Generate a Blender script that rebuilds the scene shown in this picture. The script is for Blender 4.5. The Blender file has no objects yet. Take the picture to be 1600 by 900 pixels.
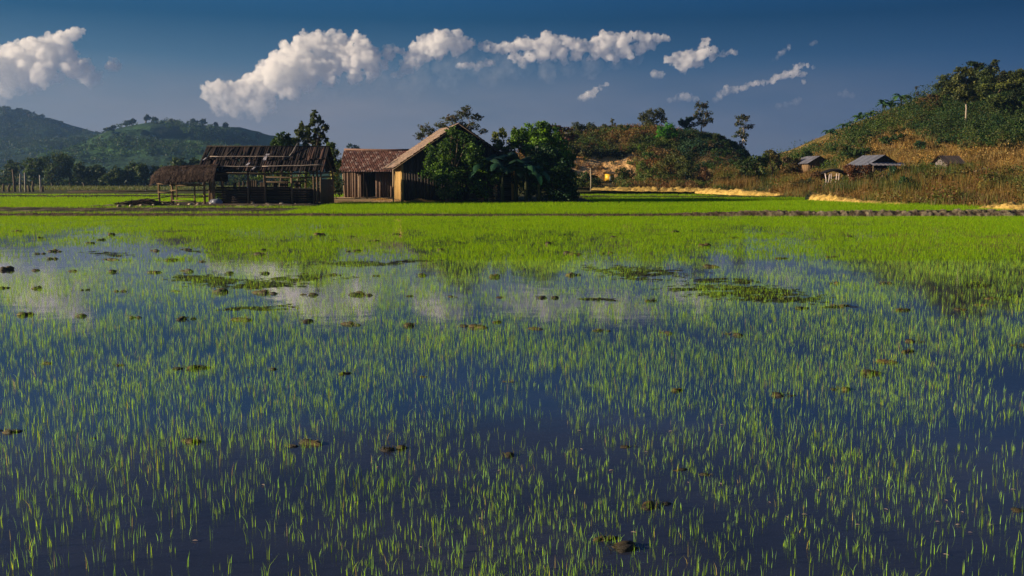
import bpy, math, random
import numpy as np

# ------------------------------------------------------------------ camera
SC = bpy.context.scene
COL = SC.collection
F = 1570.0
PITCH = math.atan((450 - 277) / F)
CP, SP = math.cos(PITCH), math.sin(PITCH)
cam_d = bpy.data.cameras.new('camera')
cam_d.sensor_width = 36.0
cam_d.lens = 36.0 * F / 1600.0
cam_d.clip_start = 0.1
cam_d.clip_end = 60000
cam = bpy.data.objects.new('camera', cam_d)
COL.objects.link(cam)
cam.location = (0, 0, 2)
cam.rotation_euler = (math.pi / 2 - PITCH, 0, 0)
SC.camera = cam

# ------------------------------------------------------------------ light
SUN_ELEV = math.radians(13.5)
SUN_DIR = np.array([-1.0, -0.18, 0.0])
SUN_DIR /= np.linalg.norm(SUN_DIR)
SUN_DIR = np.array([SUN_DIR[0] * math.cos(SUN_ELEV), SUN_DIR[1] * math.cos(SUN_ELEV), math.sin(SUN_ELEV)])
sun_d = bpy.data.lights.new('sun', 'SUN')
sun_d.energy = 5.0
sun_d.angle = math.radians(0.5)
sun_d.color = (1.0, 0.80, 0.56)
sun = bpy.data.objects.new('sun', sun_d)
COL.objects.link(sun)
from mathutils import Vector, Matrix, noise as mnoise
sun.rotation_euler = Vector(SUN_DIR).to_track_quat('Z', 'Y').to_euler()
sun.location = (-60, 0, 60)

world = bpy.data.worlds.new('World')
SC.world = world
world.use_nodes = True
SC.view_settings.view_transform = 'Standard'
SC.view_settings.look = 'None'
SC.view_settings.gamma = 1.0
SC.view_settings.use_curve_mapping = False
SC.view_settings.exposure = 0.75
SC.cycles.max_bounces = 12
SC.cycles.transparent_max_bounces = 24
SC.cycles.volume_bounces = 12
SC.cycles.volume_max_steps = 256


class NT:
    """small helper round a node tree"""
    def __init__(self, tree):
        self.t = tree
        self.n = tree.nodes
        self.n.clear()

    def add(self, kind, **kw):
        nd = self.n.new(kind)
        for k, v in kw.items():
            if k == 'ins':
                for kk, vv in v.items():
                    s = nd.inputs[kk]
                    if isinstance(vv, bpy.types.NodeSocket):
                        self.t.links.new(vv, s)
                    else:
                        s.default_value = vv
            else:
                setattr(nd, k, v)
        return nd

    def math(self, op, a, b=None, c=None, clamp=False):
        nd = self.n.new('ShaderNodeMath')
        nd.operation = op
        nd.use_clamp = clamp
        for i, v in enumerate((a, b, c)):
            if v is None:
                continue
            if isinstance(v, bpy.types.NodeSocket):
                self.t.links.new(v, nd.inputs[i])
            else:
                nd.inputs[i].default_value = v
        return nd.outputs[0]

    def ramp(self, fac, stops, interp='LINEAR'):
        nd = self.n.new('ShaderNodeValToRGB')
        nd.color_ramp.interpolation = interp
        el = nd.color_ramp.elements
        while len(el) > 1:
            el.remove(el[-1])
        el[0].position = stops[0][0]
        el[0].color = (*stops[0][1], 1)
        for p, c in stops[1:]:
            e = el.new(p)
            e.color = (*c, 1)
        self.t.links.new(fac, nd.inputs[0])
        return nd.outputs[0]

    def mix(self, fac, a, b, mode='MIX'):
        nd = self.n.new('ShaderNodeMix')
        nd.data_type = 'RGBA'
        nd.blend_type = mode
        for s, v in ((nd.inputs[0], fac), (nd.inputs[6], a), (nd.inputs[7], b)):
            if isinstance(v, bpy.types.NodeSocket):
                self.t.links.new(v, s)
            else:
                s.default_value = v if not isinstance(v, tuple) or len(v) == 4 else (*v, 1)
        return nd.outputs[2]

    def link(self, a, b):
        self.t.links.new(a, b)


# sky: the Sky Texture, its lower air tinted as in the photograph, and thin hazy cloud veils in the far air
w = NT(world.node_tree)
sky = w.add('ShaderNodeTexSky', sky_type='NISHITA', sun_disc=False, sun_elevation=SUN_ELEV,
            sun_rotation=math.atan2(SUN_DIR[0], SUN_DIR[1]), altitude=200.0, air_density=1.0, dust_density=0.6, ozone_density=3.0)
tc = w.add('ShaderNodeTexCoord')
sep = w.add('ShaderNodeSeparateXYZ', ins={0: tc.outputs['Generated']})
SX, SY, SZ = sep.outputs
lat = w.math('DIVIDE', SX, w.math('MAXIMUM', w.math('ABSOLUTE', SY), 0.05))      # left - right in view
lat01 = w.math('MULTIPLY_ADD', lat, 1.0, 0.5, clamp=True)
zn = w.math('MULTIPLY', SZ, 1.0)
#  elevation 0 .. 0.25 -> 0..1
e01 = w.math('MULTIPLY', zn, 4.0, clamp=True)
SKY_L = [(0.0, (0.34, 0.34, 0.37)), (0.14, (0.28, 0.30, 0.34)), (0.26, (0.19, 0.25, 0.32)), (0.42, (0.085, 0.185, 0.29)), (0.60, (0.010, 0.092, 0.20)), (0.78, (0.014, 0.11, 0.27)), (1.0, (0.03, 0.14, 0.32))]
SKY_R = [(0.0, (0.12, 0.17, 0.27)), (0.14, (0.09, 0.15, 0.26)), (0.26, (0.055, 0.12, 0.24)), (0.42, (0.025, 0.088, 0.20)), (0.60, (0.005, 0.047, 0.125)), (0.78, (0.007, 0.068, 0.20)), (1.0, (0.012, 0.085, 0.25))]
cl = w.ramp(e01, SKY_L)
cr = w.ramp(e01, SKY_R)
latr = w.ramp(lat01, [(0.0, (0, 0, 0)), (0.42, (0.32, 0.32, 0.32)), (0.62, (0.68, 0.68, 0.68)), (1.0, (1, 1, 1))])
band = w.mix(latr, cl, cr)
# soft veils
mp = w.add('ShaderNodeMapping', ins={0: tc.outputs['Generated'], 'Scale': (5.0, 5.0, 22.0)})
nz = w.add('ShaderNodeTexNoise', ins={'Vector': mp.outputs[0], 'Scale': 1.0, 'Detail': 5.0, 'Roughness': 0.55})
veil = w.ramp(nz.outputs[0], [(0.30, (0.15, 0.15, 0.15)), (0.62, (1, 1, 1))])
low = w.ramp(e01, [(0.0, (0.75, 0.75, 0.75)), (0.26, (0.7, 0.7, 0.7)), (0.46, (0.0, 0.0, 0.0))])
vf = w.math('MULTIPLY', w.math('MULTIPLY', veil, low), w.math('SUBTRACT', 1.0, w.math('MULTIPLY', latr, 0.8)))
band = w.mix(vf, band, (0.33, 0.31, 0.35, 1))
nish = w.mix(1.0, sky.outputs[0], (0.075, 0.075, 0.075, 1), 'MULTIPLY')
zen = w.ramp(e01, [(0.9, (0, 0, 0)), (1.0, (1, 1, 1))])
front = w.math('GREATER_THAN', SY, -0.2)
allc = w.mix(zen, band, w.mix(1.0, nish, (0.34, 0.48, 0.72, 1), 'MULTIPLY'))
bg = w.add('ShaderNodeBackground', ins={'Color': allc, 'Strength': 0.58})
wo = w.add('ShaderNodeOutputWorld', ins={'Surface': bg.outputs[0]})

# ------------------------------------------------------------------ helpers
rng = np.random.default_rng(7)


def ray(px, py):
    a, b = (px - 800) / F, -(py - 450) / F
    return np.array([a, CP + b * SP, -SP + b * CP])


def W(px, py, d):
    """world point on the line of sight of a photo pixel at depth d along +Y"""
    r = ray(px, py)
    t = d / r[1]
    return np.array([r[0] * t, d, 2 + r[2] * t])


def G(px, py, z=0.0):
    r = ray(px, py)
    t = (z - 2) / r[2]
    return np.array([r[0] * t, r[1] * t, z])


def proj(P):
    P = np.asarray(P, float)
    x, y, z = P[..., 0], P[..., 1], P[..., 2] - 2
    dep = y * CP - z * SP
    up = y * SP + z * CP
    return 800 + F * x / dep, 450 - F * up / dep


def hsh(ix, iy, seed):
    n = (ix.astype(np.int64) * 374761393 + iy.astype(np.int64) * 668265263 + seed * 1442695041) & 0xFFFFFFFF
    n = ((n ^ (n >> 13)) * 1274126177) & 0xFFFFFFFF
    n = n ^ (n >> 16)
    return (n & 0xFFFF) / 65535.0


def vn(x, y, seed=0):
    x = np.asarray(x, float); y = np.asarray(y, float)
    ix, iy = np.floor(x), np.floor(y)
    fx, fy = x - ix, y - iy
    fx = fx * fx * (3 - 2 * fx); fy = fy * fy * (3 - 2 * fy)
    a = hsh(ix, iy, seed); b = hsh(ix + 1, iy, seed); c = hsh(ix, iy + 1, seed); d = hsh(ix + 1, iy + 1, seed)
    return (a * (1 - fx) + b * fx) * (1 - fy) + (c * (1 - fx) + d * fx) * fy


def fbm(x, y, seed=0, o=4):
    s, a, t = 0, 0.5, 0
    for i in range(o):
        s = s + a * vn(x * 2 ** i, y * 2 ** i, seed + i * 17)
        t += a
        a *= 0.5
    return s / t


def link(o, parent=None):
    COL.objects.link(o)
    if parent is not None:
        o.parent = parent
    return o


def tag(o, label=None, cat=None, group=None, kind=None):
    if label: o['label'] = label
    if cat: o['category'] = cat
    if group: o['group'] = group
    if kind: o['kind'] = kind
    return o


def thing(name, label, cat, loc=(0, 0, 0), rz=0.0, group=None):
    o = bpy.data.objects.new(name, None)
    o.location = loc
    o.rotation_euler = (0, 0, rz)
    link(o)
    return tag(o, label, cat, group)


def raw_mesh(name, V, faces, col=None, smooth=False):
    """faces: list of int arrays (n,3) / (n,4)"""
    me = bpy.data.meshes.new(name)
    V = np.asarray(V, np.float32)
    idx = np.concatenate([f.ravel() for f in faces]).astype(np.int32)
    tot = np.concatenate([np.full(len(f), f.shape[1], np.int32) for f in faces])
    st = np.concatenate([[0], np.cumsum(tot)[:-1]]).astype(np.int32)
    me.vertices.add(len(V)); me.vertices.foreach_set('co', V.ravel())
    me.loops.add(len(idx)); me.loops.foreach_set('vertex_index', idx)
    me.polygons.add(len(tot)); me.polygons.foreach_set('loop_start', st); me.polygons.foreach_set('loop_total', tot)
    if smooth:
        me.polygons.foreach_set('use_smooth', np.ones(len(tot), bool))
    if col is not None:
        a = me.color_attributes.new('col', 'FLOAT_COLOR', 'POINT')
        c = np.ones((len(V), 4), np.float32)
        c[:, :3] = col
        a.data.foreach_set('color', c.ravel())
    me.update(calc_edges=True)
    return me


def mobj(name, V, faces, mat, col=None, parent=None, smooth=False):
    me = raw_mesh(name, V, faces, col, smooth)
    me.materials.append(mat)
    return link(bpy.data.objects.new(name, me), parent)


class MB:
    """collects boxes, tubes and sheets into one mesh"""
    def __init__(self):
        self.V, self.T, self.Q, self.C, self.n = [], [], [], [], 0

    def add(self, V, Q=None, T=None, col=(0.5, 0.5, 0.5)):
        V = np.asarray(V, float)
        self.V.append(V)
        self.C.append(np.broadcast_to(np.asarray(col, float), (len(V), 3)))
        if Q is not None and len(Q): self.Q.append(np.asarray(Q) + self.n)
        if T is not None and len(T): self.T.append(np.asarray(T) + self.n)
        self.n += len(V)

    def box(self, c, s, R=None, col=(0.5, 0.5, 0.5), taper=1.0):
        s = np.asarray(s, float) / 2
        k = np.array([[-1, -1, -1], [1, -1, -1], [1, 1, -1], [-1, 1, -1], [-1, -1, 1], [1, -1, 1], [1, 1, 1], [-1, 1, 1]], float)
        V = k * s
        V[4:, :2] *= taper
        if R is not None: V = V @ np.asarray(R).T
        self.add(V + np.asarray(c, float), [[0, 3, 2, 1], [4, 5, 6, 7], [0, 1, 5, 4], [1, 2, 6, 5], [2, 3, 7, 6], [3, 0, 4, 7]], col=col)

    def beam(self, a, b, wd, th, col=(0.5, 0.5, 0.5), up=(0, 0, 1)):
        a, b = np.asarray(a, float), np.asarray(b, float)
        d = b - a
        L = np.linalg.norm(d); d /= L
        u = np.asarray(up, float)
        x = np.cross(d, u)
        if np.linalg.norm(x) < 1e-4: x = np.array([1.0, 0, 0])
        x /= np.linalg.norm(x)
        y = np.cross(x, d)
        R = np.stack([x, y, d], 1)
        self.box((a + b) / 2, (wd, th, L), R, col)

    def tube(self, pts, rad, n=7, col=(0.5, 0.5, 0.5), cap=True):
        pts = np.asarray(pts, float)
        rad = np.broadcast_to(np.asarray(rad, float), (len(pts),))
        V = []
        for i, p in enumerate(pts):
            d = pts[min(i + 1, len(pts) - 1)] - pts[max(i - 1, 0)]
            d = d / (np.linalg.norm(d) + 1e-9)
            x = np.cross(d, [0.13, 0.97, 0.2]); x /= np.linalg.norm(x) + 1e-9
            y = np.cross(d, x)
            for k in range(n):
                t = 2 * math.pi * k / n
                V.append(p + rad[i] * (math.cos(t) * x + math.sin(t) * y))
        Q = [[i * n + k, i * n + (k + 1) % n, (i + 1) * n + (k + 1) % n, (i + 1) * n + k] for i in range(len(pts) - 1) for k in range(n)]
        T = []
        if cap:
            V.append(pts[0]); V.append(pts[-1])
            m = len(pts) * n
            for k in range(n):
                T.append([m, (k + 1) % n, k]); T.append([m + 1, (len(pts) - 1) * n + k, (len(pts) - 1) * n + (k + 1) % n])
        self.add(V, Q, T, col)

    def grid(self, P, col=(0.5, 0.5, 0.5)):
        """P (a,b,3)"""
        a, b = P.shape[:2]
        i = np.arange(a * b).reshape(a, b)
        Q = np.stack([i[:-1, :-1], i[1:, :-1], i[1:, 1:], i[:-1, 1:]], -1).reshape(-1, 4)
        c = np.asarray(col, float)
        self.add(P.reshape(-1, 3), Q, col=c.reshape(-1, 3) if c.ndim == 3 else c)

    def build(self, name, mat, parent=None, smooth=False):
        V = np.concatenate(self.V); C = np.concatenate(self.C)
        f = []
        if self.Q: f.append(np.concatenate(self.Q))
        if self.T: f.append(np.concatenate(self.T))
        return mobj(name, V, f, mat, C, parent, smooth)


def rough(P, amp, sc, seed=0):
    V = [Vector(p) for p in P]
    return np.array([p + Vector((mnoise.noise(p * sc), mnoise.noise(p * sc + Vector((9, seed, 3))), mnoise.noise(p * sc + Vector((3, 7, seed))))) * amp for p in V])


# ------------------------------------------------------------------ materials
def new_mat(name):
    m = bpy.data.materials.new(name)
    m.use_nodes = True
    return m, NT(m.node_tree)


def mat_leaf(name='leaf', trans=0.35, rough_=0.55, spec=0.25):
    m, t = new_mat(name)
    at = t.add('ShaderNodeAttribute', attribute_name='col')
    p = t.add('ShaderNodeBsdfPrincipled', ins={'Base Color': at.outputs[0], 'Roughness': rough_, 'Specular IOR Level': spec})
    hs = t.add('ShaderNodeHueSaturation', ins={'Hue': 0.49, 'Saturation': 1.15, 'Value': 1.35, 'Color': at.outputs[0]})
    tr = t.add('ShaderNodeBsdfTranslucent', ins={'Color': hs.outputs[0]})
    mx = t.add('ShaderNodeMixShader', ins={0: trans, 1: p.outputs[0], 2: tr.outputs[0]})
    t.add('ShaderNodeOutputMaterial', ins={0: mx.outputs[0]})
    return m


def mat_attr(name, rough_=0.85, nscale=6.0, var=0.35, bump=0.4, bscale=20.0, stretch=(1, 1, 1), spec=0.2, dist=0.03):
    """colour of each vertex (boards, tiles, stones) broken up by grain and weathering noise in object space"""
    m, t = new_mat(name)
    at = t.add('ShaderNodeAttribute', attribute_name='col')
    tc = t.add('ShaderNodeTexCoord')
    mp = t.add('ShaderNodeMapping', ins={0: tc.outputs['Object'], 'Scale': stretch})
    n1 = t.add('ShaderNodeTexNoise', ins={'Vector': mp.outputs[0], 'Scale': nscale, 'Detail': 6.0, 'Roughness': 0.65})
    v = t.ramp(n1.outputs[0], [(0.25, (1 - var,) * 3), (0.75, (1 + var,) * 3)])
    c = t.mix(1.0, at.outputs[0], v, 'MULTIPLY')
    n2 = t.add('ShaderNodeTexNoise', ins={'Vector': mp.outputs[0], 'Scale': bscale, 'Detail': 5.0, 'Roughness': 0.6})
    b = t.add('ShaderNodeBump', ins={'Strength': bump, 'Distance': dist, 'Height': n2.outputs[0]})
    p = t.add('ShaderNodeBsdfPrincipled', ins={'Base Color': c, 'Roughness': rough_, 'Specular IOR Level': spec, 'Normal': b.outputs[0]})
    t.add('ShaderNodeOutputMaterial', ins={0: p.outputs[0]})
    return m


M_LEAF = mat_leaf('leaf', 0.35)
M_LEAF_D = mat_leaf('leaf_glossy', 0.25, 0.45, 0.35)
M_RICE = mat_leaf('rice_blade', 0.45, 0.7, 0.05)
M_WOOD = mat_attr('weathered_wood', 0.9, 5.0, 0.45, 0.6, 14.0, (6, 6, 0.7), dist=0.02)
M_WOODH = mat_attr('weathered_wood_boards', 0.9, 5.0, 0.45, 0.6, 14.0, (0.7, 6, 6), dist=0.02)
M_BARK = mat_attr('bark', 0.95, 6.0, 0.4, 0.8, 12.0, (3, 3, 0.8), dist=0.03)
M_THATCH = mat_attr('thatch', 0.95, 9.0, 0.5, 0.9, 18.0, (5, 0.8, 0.8), dist=0.05)
M_TILE = mat_attr('clay_tile', 0.8, 8.0, 0.4, 0.4, 25.0, dist=0.01)
M_SOIL = mat_attr('soil', 0.95, 2.5, 0.45, 1.0, 6.0, dist=0.08)
M_CLOD = mat_attr('wet_clod', 0.55, 18.0, 0.5, 0.8, 40.0, spec=0.4, dist=0.01)
M_HILL = mat_attr('hill_ground', 0.95, 0.35, 0.5, 1.0, 0.8, dist=0.6)
M_FAR = mat_attr('far_hill_ground', 0.95, 0.03, 0.35, 1.0, 0.09, dist=4.0)
M_METAL = mat_attr('tin_sheet', 0.45, 3.0, 0.3, 0.3, 20.0, spec=0.5, dist=0.01)

# mud floor under the water
M_MUD, t = new_mat('paddy_mud')
tc = t.add('ShaderNodeTexCoord')
n1 = t.add('ShaderNodeTexNoise', ins={'Vector': tc.outputs['Object'], 'Scale': 0.7, 'Detail': 7.0, 'Roughness': 0.6})
n2 = t.add('ShaderNodeTexNoise', ins={'Vector': tc.outputs['Object'], 'Scale': 9.0, 'Detail': 5.0, 'Roughness': 0.7})
mc = t.ramp(n1.outputs[0], [(0.3, (0.10, 0.078, 0.105)), (0.7, (0.19, 0.145, 0.17))])
mc = t.mix(0.5, mc, t.ramp(n2.outputs[0], [(0.3, (0.45, 0.45, 0.45)), (0.7, (1.3, 1.25, 1.2))]), 'MULTIPLY')
bp = t.add('ShaderNodeBump', ins={'Strength': 0.8, 'Distance': 0.02, 'Height': n2.outputs[0]})
p = t.add('ShaderNodeBsdfPrincipled', ins={'Base Color': mc, 'Roughness': 0.9, 'Normal': bp.outputs[0]})
t.add('ShaderNodeOutputMaterial', ins={0: p.outputs[0]})

# water
M_WATER, t = new_mat('paddy_water')
tc = t.add('ShaderNodeTexCoord')
n1 = t.add('ShaderNodeTexNoise', ins={'Vector': tc.outputs['Object'], 'Scale': 1.3, 'Detail': 2.0, 'Roughness': 0.5})
n2 = t.add('ShaderNodeTexNoise', ins={'Vector': tc.outputs['Object'], 'Scale': 14.0, 'Detail': 2.0, 'Roughness': 0.5})
hh = t.math('ADD', n1.outputs[0], t.math('MULTIPLY', n2.outputs[0], 0.10))
bp = t.add('ShaderNodeBump', ins={'Strength': 0.25, 'Distance': 0.01, 'Height': hh})
gl = t.add('ShaderNodeBsdfGlossy', ins={'Color': (1, 1, 1, 1), 'Roughness': 0.055, 'Normal': bp.outputs[0]})
tr = t.add('ShaderNodeBsdfTransparent', ins={'Color': (0.80, 0.80, 0.82, 1)})
fr = t.add('ShaderNodeFresnel', ins={'IOR': 1.34, 'Normal': bp.outputs[0]})
n3 = t.add('ShaderNodeTexNoise', ins={'Vector': tc.outputs['Object'], 'Scale': 0.35, 'Detail': 5.0, 'Roughness': 0.6})
silt = t.ramp(n3.outputs[0], [(0.3, (0.045, 0.06, 0.11)), (0.7, (0.10, 0.11, 0.165))])
sd = t.add('ShaderNodeBsdfDiffuse', ins={'Color': silt})
tb = t.add('ShaderNodeMixShader', ins={0: t.math('MULTIPLY_ADD', n3.outputs[0], 0.5, 0.25), 1: tr.outputs[0], 2: sd.outputs[0]})
mx = t.add('ShaderNodeMixShader', ins={0: fr.outputs[0], 1: tb.outputs[0], 2: gl.outputs[0]})
t.add('ShaderNodeOutputMaterial', ins={0: mx.outputs[0]})

# ------------------------------------------------------------------ ground, water
xs = np.concatenate([[-1500, -700, -300], np.linspace(-130, 130, 131), [300, 700, 1500]])
ys = np.concatenate([[-60, 0], np.linspace(4, 51.6, 80), [52.4], np.linspace(53, 130, 60), [200, 400, 900, 1580]])
XX, YY = np.meshgrid(xs, ys, indexing='ij')
ZZ = np.where(YY < 52, -0.06 + 0.018 * (fbm(XX * 0.9, YY * 0.9, 3) - 0.5), 0.08 + 0.04 * (fbm(XX * 0.3, YY * 0.3, 5) - 0.5))
cg = np.zeros(XX.shape + (3,))
g1 = fbm(XX * 0.05, YY * 0.05, 8)
cg[:] = np.array([0.05, 0.075, 0.015])
cg[..., 0] += 0.05 * g1
cg[YY < 52.0] = (0.07, 0.052, 0.05)
mb = MB(); mb.grid(np.stack([XX, YY, ZZ], -1), cg)
ground = mb.build('ground', M_SOIL)
tag(ground, kind='structure')
# paddy floor with its own mud just above the sheet
xs = np.linspace(-60, 60, 180); ys = np.linspace(-20, 51.8, 160)
XX, YY = np.meshgrid(xs, ys, indexing='ij')
bedz = -0.035 + 0.03 * (fbm(XX * 0.8, YY * 0.8, 3) - 0.5) + 0.012 * (fbm(XX * 4, YY * 4, 4) - 0.5)
mb = MB(); mb.grid(np.stack([XX, YY, bedz], -1))
tag(mb.build('paddy_mud', M_MUD, smooth=True), kind='structure')
V = [(-60, -20, 0), (60, -20, 0), (60, 52.0, 0), (-60, 52.0, 0)]
tag(mobj('paddy_water', V, [np.array([[0, 1, 2, 3]])], M_WATER), kind='structure')


# ------------------------------------------------------------------ rice
def blades(x, y, z, h, wd, col, lean=0.25, two=True, seed=0):
    r = np.random.default_rng(seed)
    n = len(x)
    a = r.uniform(0, 2 * np.pi, n)              # facing of the blade
    l = r.normal(0, lean, n) * h
    la = r.uniform(0, 2 * np.pi, n)
    dx, dy = np.cos(a) * wd / 2, np.sin(a) * wd / 2
    lx, ly = np.cos(la) * l, np.sin(la) * l
    zz = z if np.ndim(z) else np.full(n, z)
    b0 = np.stack([x - dx, y - dy, zz], 1); b1 = np.stack([x + dx, y + dy, zz], 1)
    tip = np.stack([x + lx, y + ly, zz + h], 1)
    if two:
        k = 0.55
        m0 = np.stack([x - dx * 0.9 + lx * 0.28, y - dy * 0.9 + ly * 0.28, zz + h * k], 1)
        m1 = np.stack([x + dx * 0.9 + lx * 0.28, y + dy * 0.9 + ly * 0.28, zz + h * k], 1)
        V = np.stack([b0, b1, m1, m0, tip], 1).reshape(-1, 3)
        i = np.arange(n)[:, None] * 5
        return V, [i + np.array([[0, 1, 2, 3]]), i + np.array([[3, 2, 4]])], np.repeat(col, 5, 0)
    V = np.stack([b0, b1, tip], 1).reshape(-1, 3)
    i = np.arange(n)[:, None] * 3
    return V, [i + np.array([[0, 1, 2]])], np.repeat(col, 3, 0)


def merge(parts):
    Vs, Q, T, Cs, n = [], [], [], [], 0
    for V, Fs, C in parts:
        for f in Fs:
            (Q if f.shape[1] == 4 else T).append(f + n)
        Vs.append(V); Cs.append(C); n += len(V)
    fs = []
    if Q: fs.append(np.concatenate(Q))
    if T: fs.append(np.concatenate(T))
    return np.concatenate(Vs), fs, np.concatenate(Cs)


def cone_points(n_per, y0, y1, r, l0=-0.56, l1=0.56):
    """uniform points per square metre in the viewed wedge"""
    area = (l1 - l0) * (y1 ** 2 - y0 ** 2) / 2 + 2 * (y1 - y0)
    n = int(area * n_per)
    y = np.sqrt(r.uniform(y0 ** 2, y1 ** 2, n))
    x = r.uniform(l0, l1, n) * y + r.uniform(-1, 1, n)
    return x, y


def rice_col(n, r, near=False):
    base = np.array([0.19, 0.36, 0.006])
    alt = np.array([0.29, 0.43, 0.010])
    blu = np.array([0.22, 0.42, 0.10]) if near else np.array([0.15, 0.36, 0.004])
    k = r.uniform(0, 1, (n, 1))
    c = base * (1 - k) + alt * k
    k2 = (r.uniform(0, 1, (n, 1)) < 0.4) * 0.8
    c = c * (1 - k2) + blu * k2
    yel = r.uniform(0, 1, n) < (0.035 if near else 0.01)
    c[yel] = (0.42, 0.34, 0.08)
    return c * (0.7 + 0.6 * r.uniform(0, 1, (n, 1)))


CLODS = []       # filled below; keeps blades from growing through
r = np.random.default_rng(11)
parts = []
x, y = cone_points(310, 4.3, 51.7, r)
# clumps, thin places and the open channels of the photograph
den = 0.55 * fbm(x * 0.55, y * 0.4, 31, 4) + 0.45 * fbm(x * 2.1, y * 1.6, 32, 3)
px, py = proj(np.stack([x, y, np.zeros_like(x)], 1))
den += np.where((np.abs(px - (845 + (py - 640) * 0.35 + (py > 660) * (py - 660) * 1.4)) < 28) & (py > 610) & (py < 800), -0.22, 0)
den += np.where((px > 1480) & (py > 560) & (py < 700), -0.10, 0)
den += np.where((px > 130) & (px < 560) & (py > 520) & (py < 760), -0.035, 0)
den += np.where((px > 900) & (py > 520), 0.03, 0)
far = np.clip((y - 22) / 18, 0, 1)
den += 0.05 * far
pale = np.exp(-((px - 150) / 190) ** 2 - ((py - 392) / 30) ** 2) + 0.45 * np.exp(-((px - 1170) / 160) ** 2 - ((py - 398) / 36) ** 2) + 0.8 * np.exp(-((px - 600) / 70) ** 2 - ((py - 402) / 12) ** 2)
den -= 0.32 * pale
keep = r.uniform(0, 1, len(x)) < np.clip((den - 0.24) * 2.1, 0.05, 1)
x, y = x[keep], y[keep]
far = (y > 24)
for sel, nb, two, seed in ((~far, 2, True, 1), (far, 2, False, 2)):
    sx, sy = x[sel], y[sel]
    sx = np.repeat(sx, nb) + r.normal(0, 0.012, len(sx) * nb)
    sy = np.repeat(sy, nb) + r.normal(0, 0.012, len(sy) * nb)
    n = len(sx)
    big = fbm(sx * 0.5, sy * 0.5, 44, 3)
    h = (0.053 + 0.05 * big) * r.uniform(0.55, 1.35, n)
    wd = r.uniform(0.0018, 0.0034, n) if two else r.uniform(0.006, 0.010, n)
    parts.append(blades(sx, sy, -0.01, h, wd, rice_col(n, r, two) * (1.4 if two else 1.05), 0.21, two, seed))
V, f, c = merge(parts)
tag(mobj('rice_seedlings', V, f, M_RICE, c), kind='stuff', label='young rice seedlings standing in the flooded paddy')

# the drier fields beyond the bund: close, taller rice
parts = []
x, y = cone_points(95, 52.9, 66, r)
x2, y2 = cone_points(48, 66, 92, r)
x3, y3 = cone_points(14, 92, 122, r, -0.56, 0.45)
x4, y4 = cone_points(6, 122, 215, r, -0.56, -0.28)


def not_built(x, y):
    k = ~((x > -25.5) & (x < -12.6) & (y > 64.5) & (y < 75.5))
    k &= ~((x > -16.5) & (x < 6.5) & (y > 75.6))
    k &= ~((x < -12.5) & (y > 54 + 0 * x) & (y < 62.5 + 1.2 * vn(x, y * 0, 3)) & (y < 64 - (x + 12.5) * -0.0))
    fr = 112 - np.clip((x - 27), 0, 100) * 1.55      # foot of the right hill
    k &= y < np.maximum(fr, 53)
    return k


for xx, yy, nb, hw in ((x, y, 2, 0.012), (x2, y2, 2, 0.02), (x3, y3, 2, 0.035), (x4, y4, 2, 0.07)):
    k = not_built(xx, yy)
    xx = np.repeat(xx[k], nb); yy = np.repeat(yy[k], nb)
    xx = xx + r.normal(0, 0.03, len(xx)); yy = yy + r.normal(0, 0.03, len(yy))
    n = len(xx)
    h = r.uniform(0.13, 0.21, n) * (0.85 + 0.3 * fbm(xx * 0.3, yy * 0.3, 61)) * (1.35 if hw > 0.05 else 1)
    c = rice_col(n, r) * (0.9 + 0.25 * fbm(xx * 0.12, yy * 0.25, 62)[:, None])
    parts.append(blades(xx, yy, 0.07, h, r.uniform(0.7, 1.3, n) * hw, c, 0.22, False, int(hw * 1000)))
V, f, c = merge(parts)
tag(mobj('field_rice', V, f, M_RICE, c), kind='stuff', label='bright green close rice in the fields beyond the bund')


# ------------------------------------------------------------------ bunds and banks
def bank(name, pts, wd, ht, colf, seed, res=0.22, across=9, nz=0.35, mat=None, fq=2.2):
    pts = np.asarray(pts, float)
    seg = np.linalg.norm(np.diff(pts[:, :2], axis=0), axis=1)
    s = np.concatenate([[0], np.cumsum(seg)])
    n = int(s[-1] / res) + 2
    u = np.linspace(0, s[-1], n)
    cx = np.interp(u, s, pts[:, 0]); cy = np.interp(u, s, pts[:, 1]); cz = np.interp(u, s, pts[:, 2])
    tx, ty = np.gradient(cx), np.gradient(cy)
    l = np.hypot(tx, ty); nx, ny = -ty / l, tx / l
    wv = np.interp(u, s, np.broadcast_to(wd, (len(pts),))); hv = np.interp(u, s, np.broadcast_to(ht, (len(pts),)))
    v = np.linspace(-1, 1, across)
    prof = np.cos(v * np.pi / 2) ** 0.7
    wob = (fbm(u * 0.35, u * 0, seed) - 0.5) * 0.5
    X = cx[:, None] + nx[:, None] * (v[None] * wv[:, None] / 2 + wob[:, None] * 0.3)
    Y = cy[:, None] + ny[:, None] * (v[None] * wv[:, None] / 2 + wob[:, None] * 0.5)
    N = fbm(X * fq, Y * fq, seed + 5, 4); N2 = fbm(X * 0.5, Y * 0.5, seed + 9, 2)
    Z = cz[:, None] - 0.06 + hv[:, None] * prof[None] * (0.75 + 0.5 * N2) + (N - 0.5) * nz * hv[:, None] * (0.4 + prof[None])
    C = colf(X, Y, N)
    mb = MB(); mb.grid(np.stack([X, Y, Z], -1), C)
    o = mb.build(name, mat or M_SOIL)
    tag(o, kind='structure')
    return X, Y, Z


def cmix(a, b, k):
    k = np.clip(k, 0, 1)[..., None]
    return np.asarray(a) * (1 - k) + np.asarray(b) * k


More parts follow.
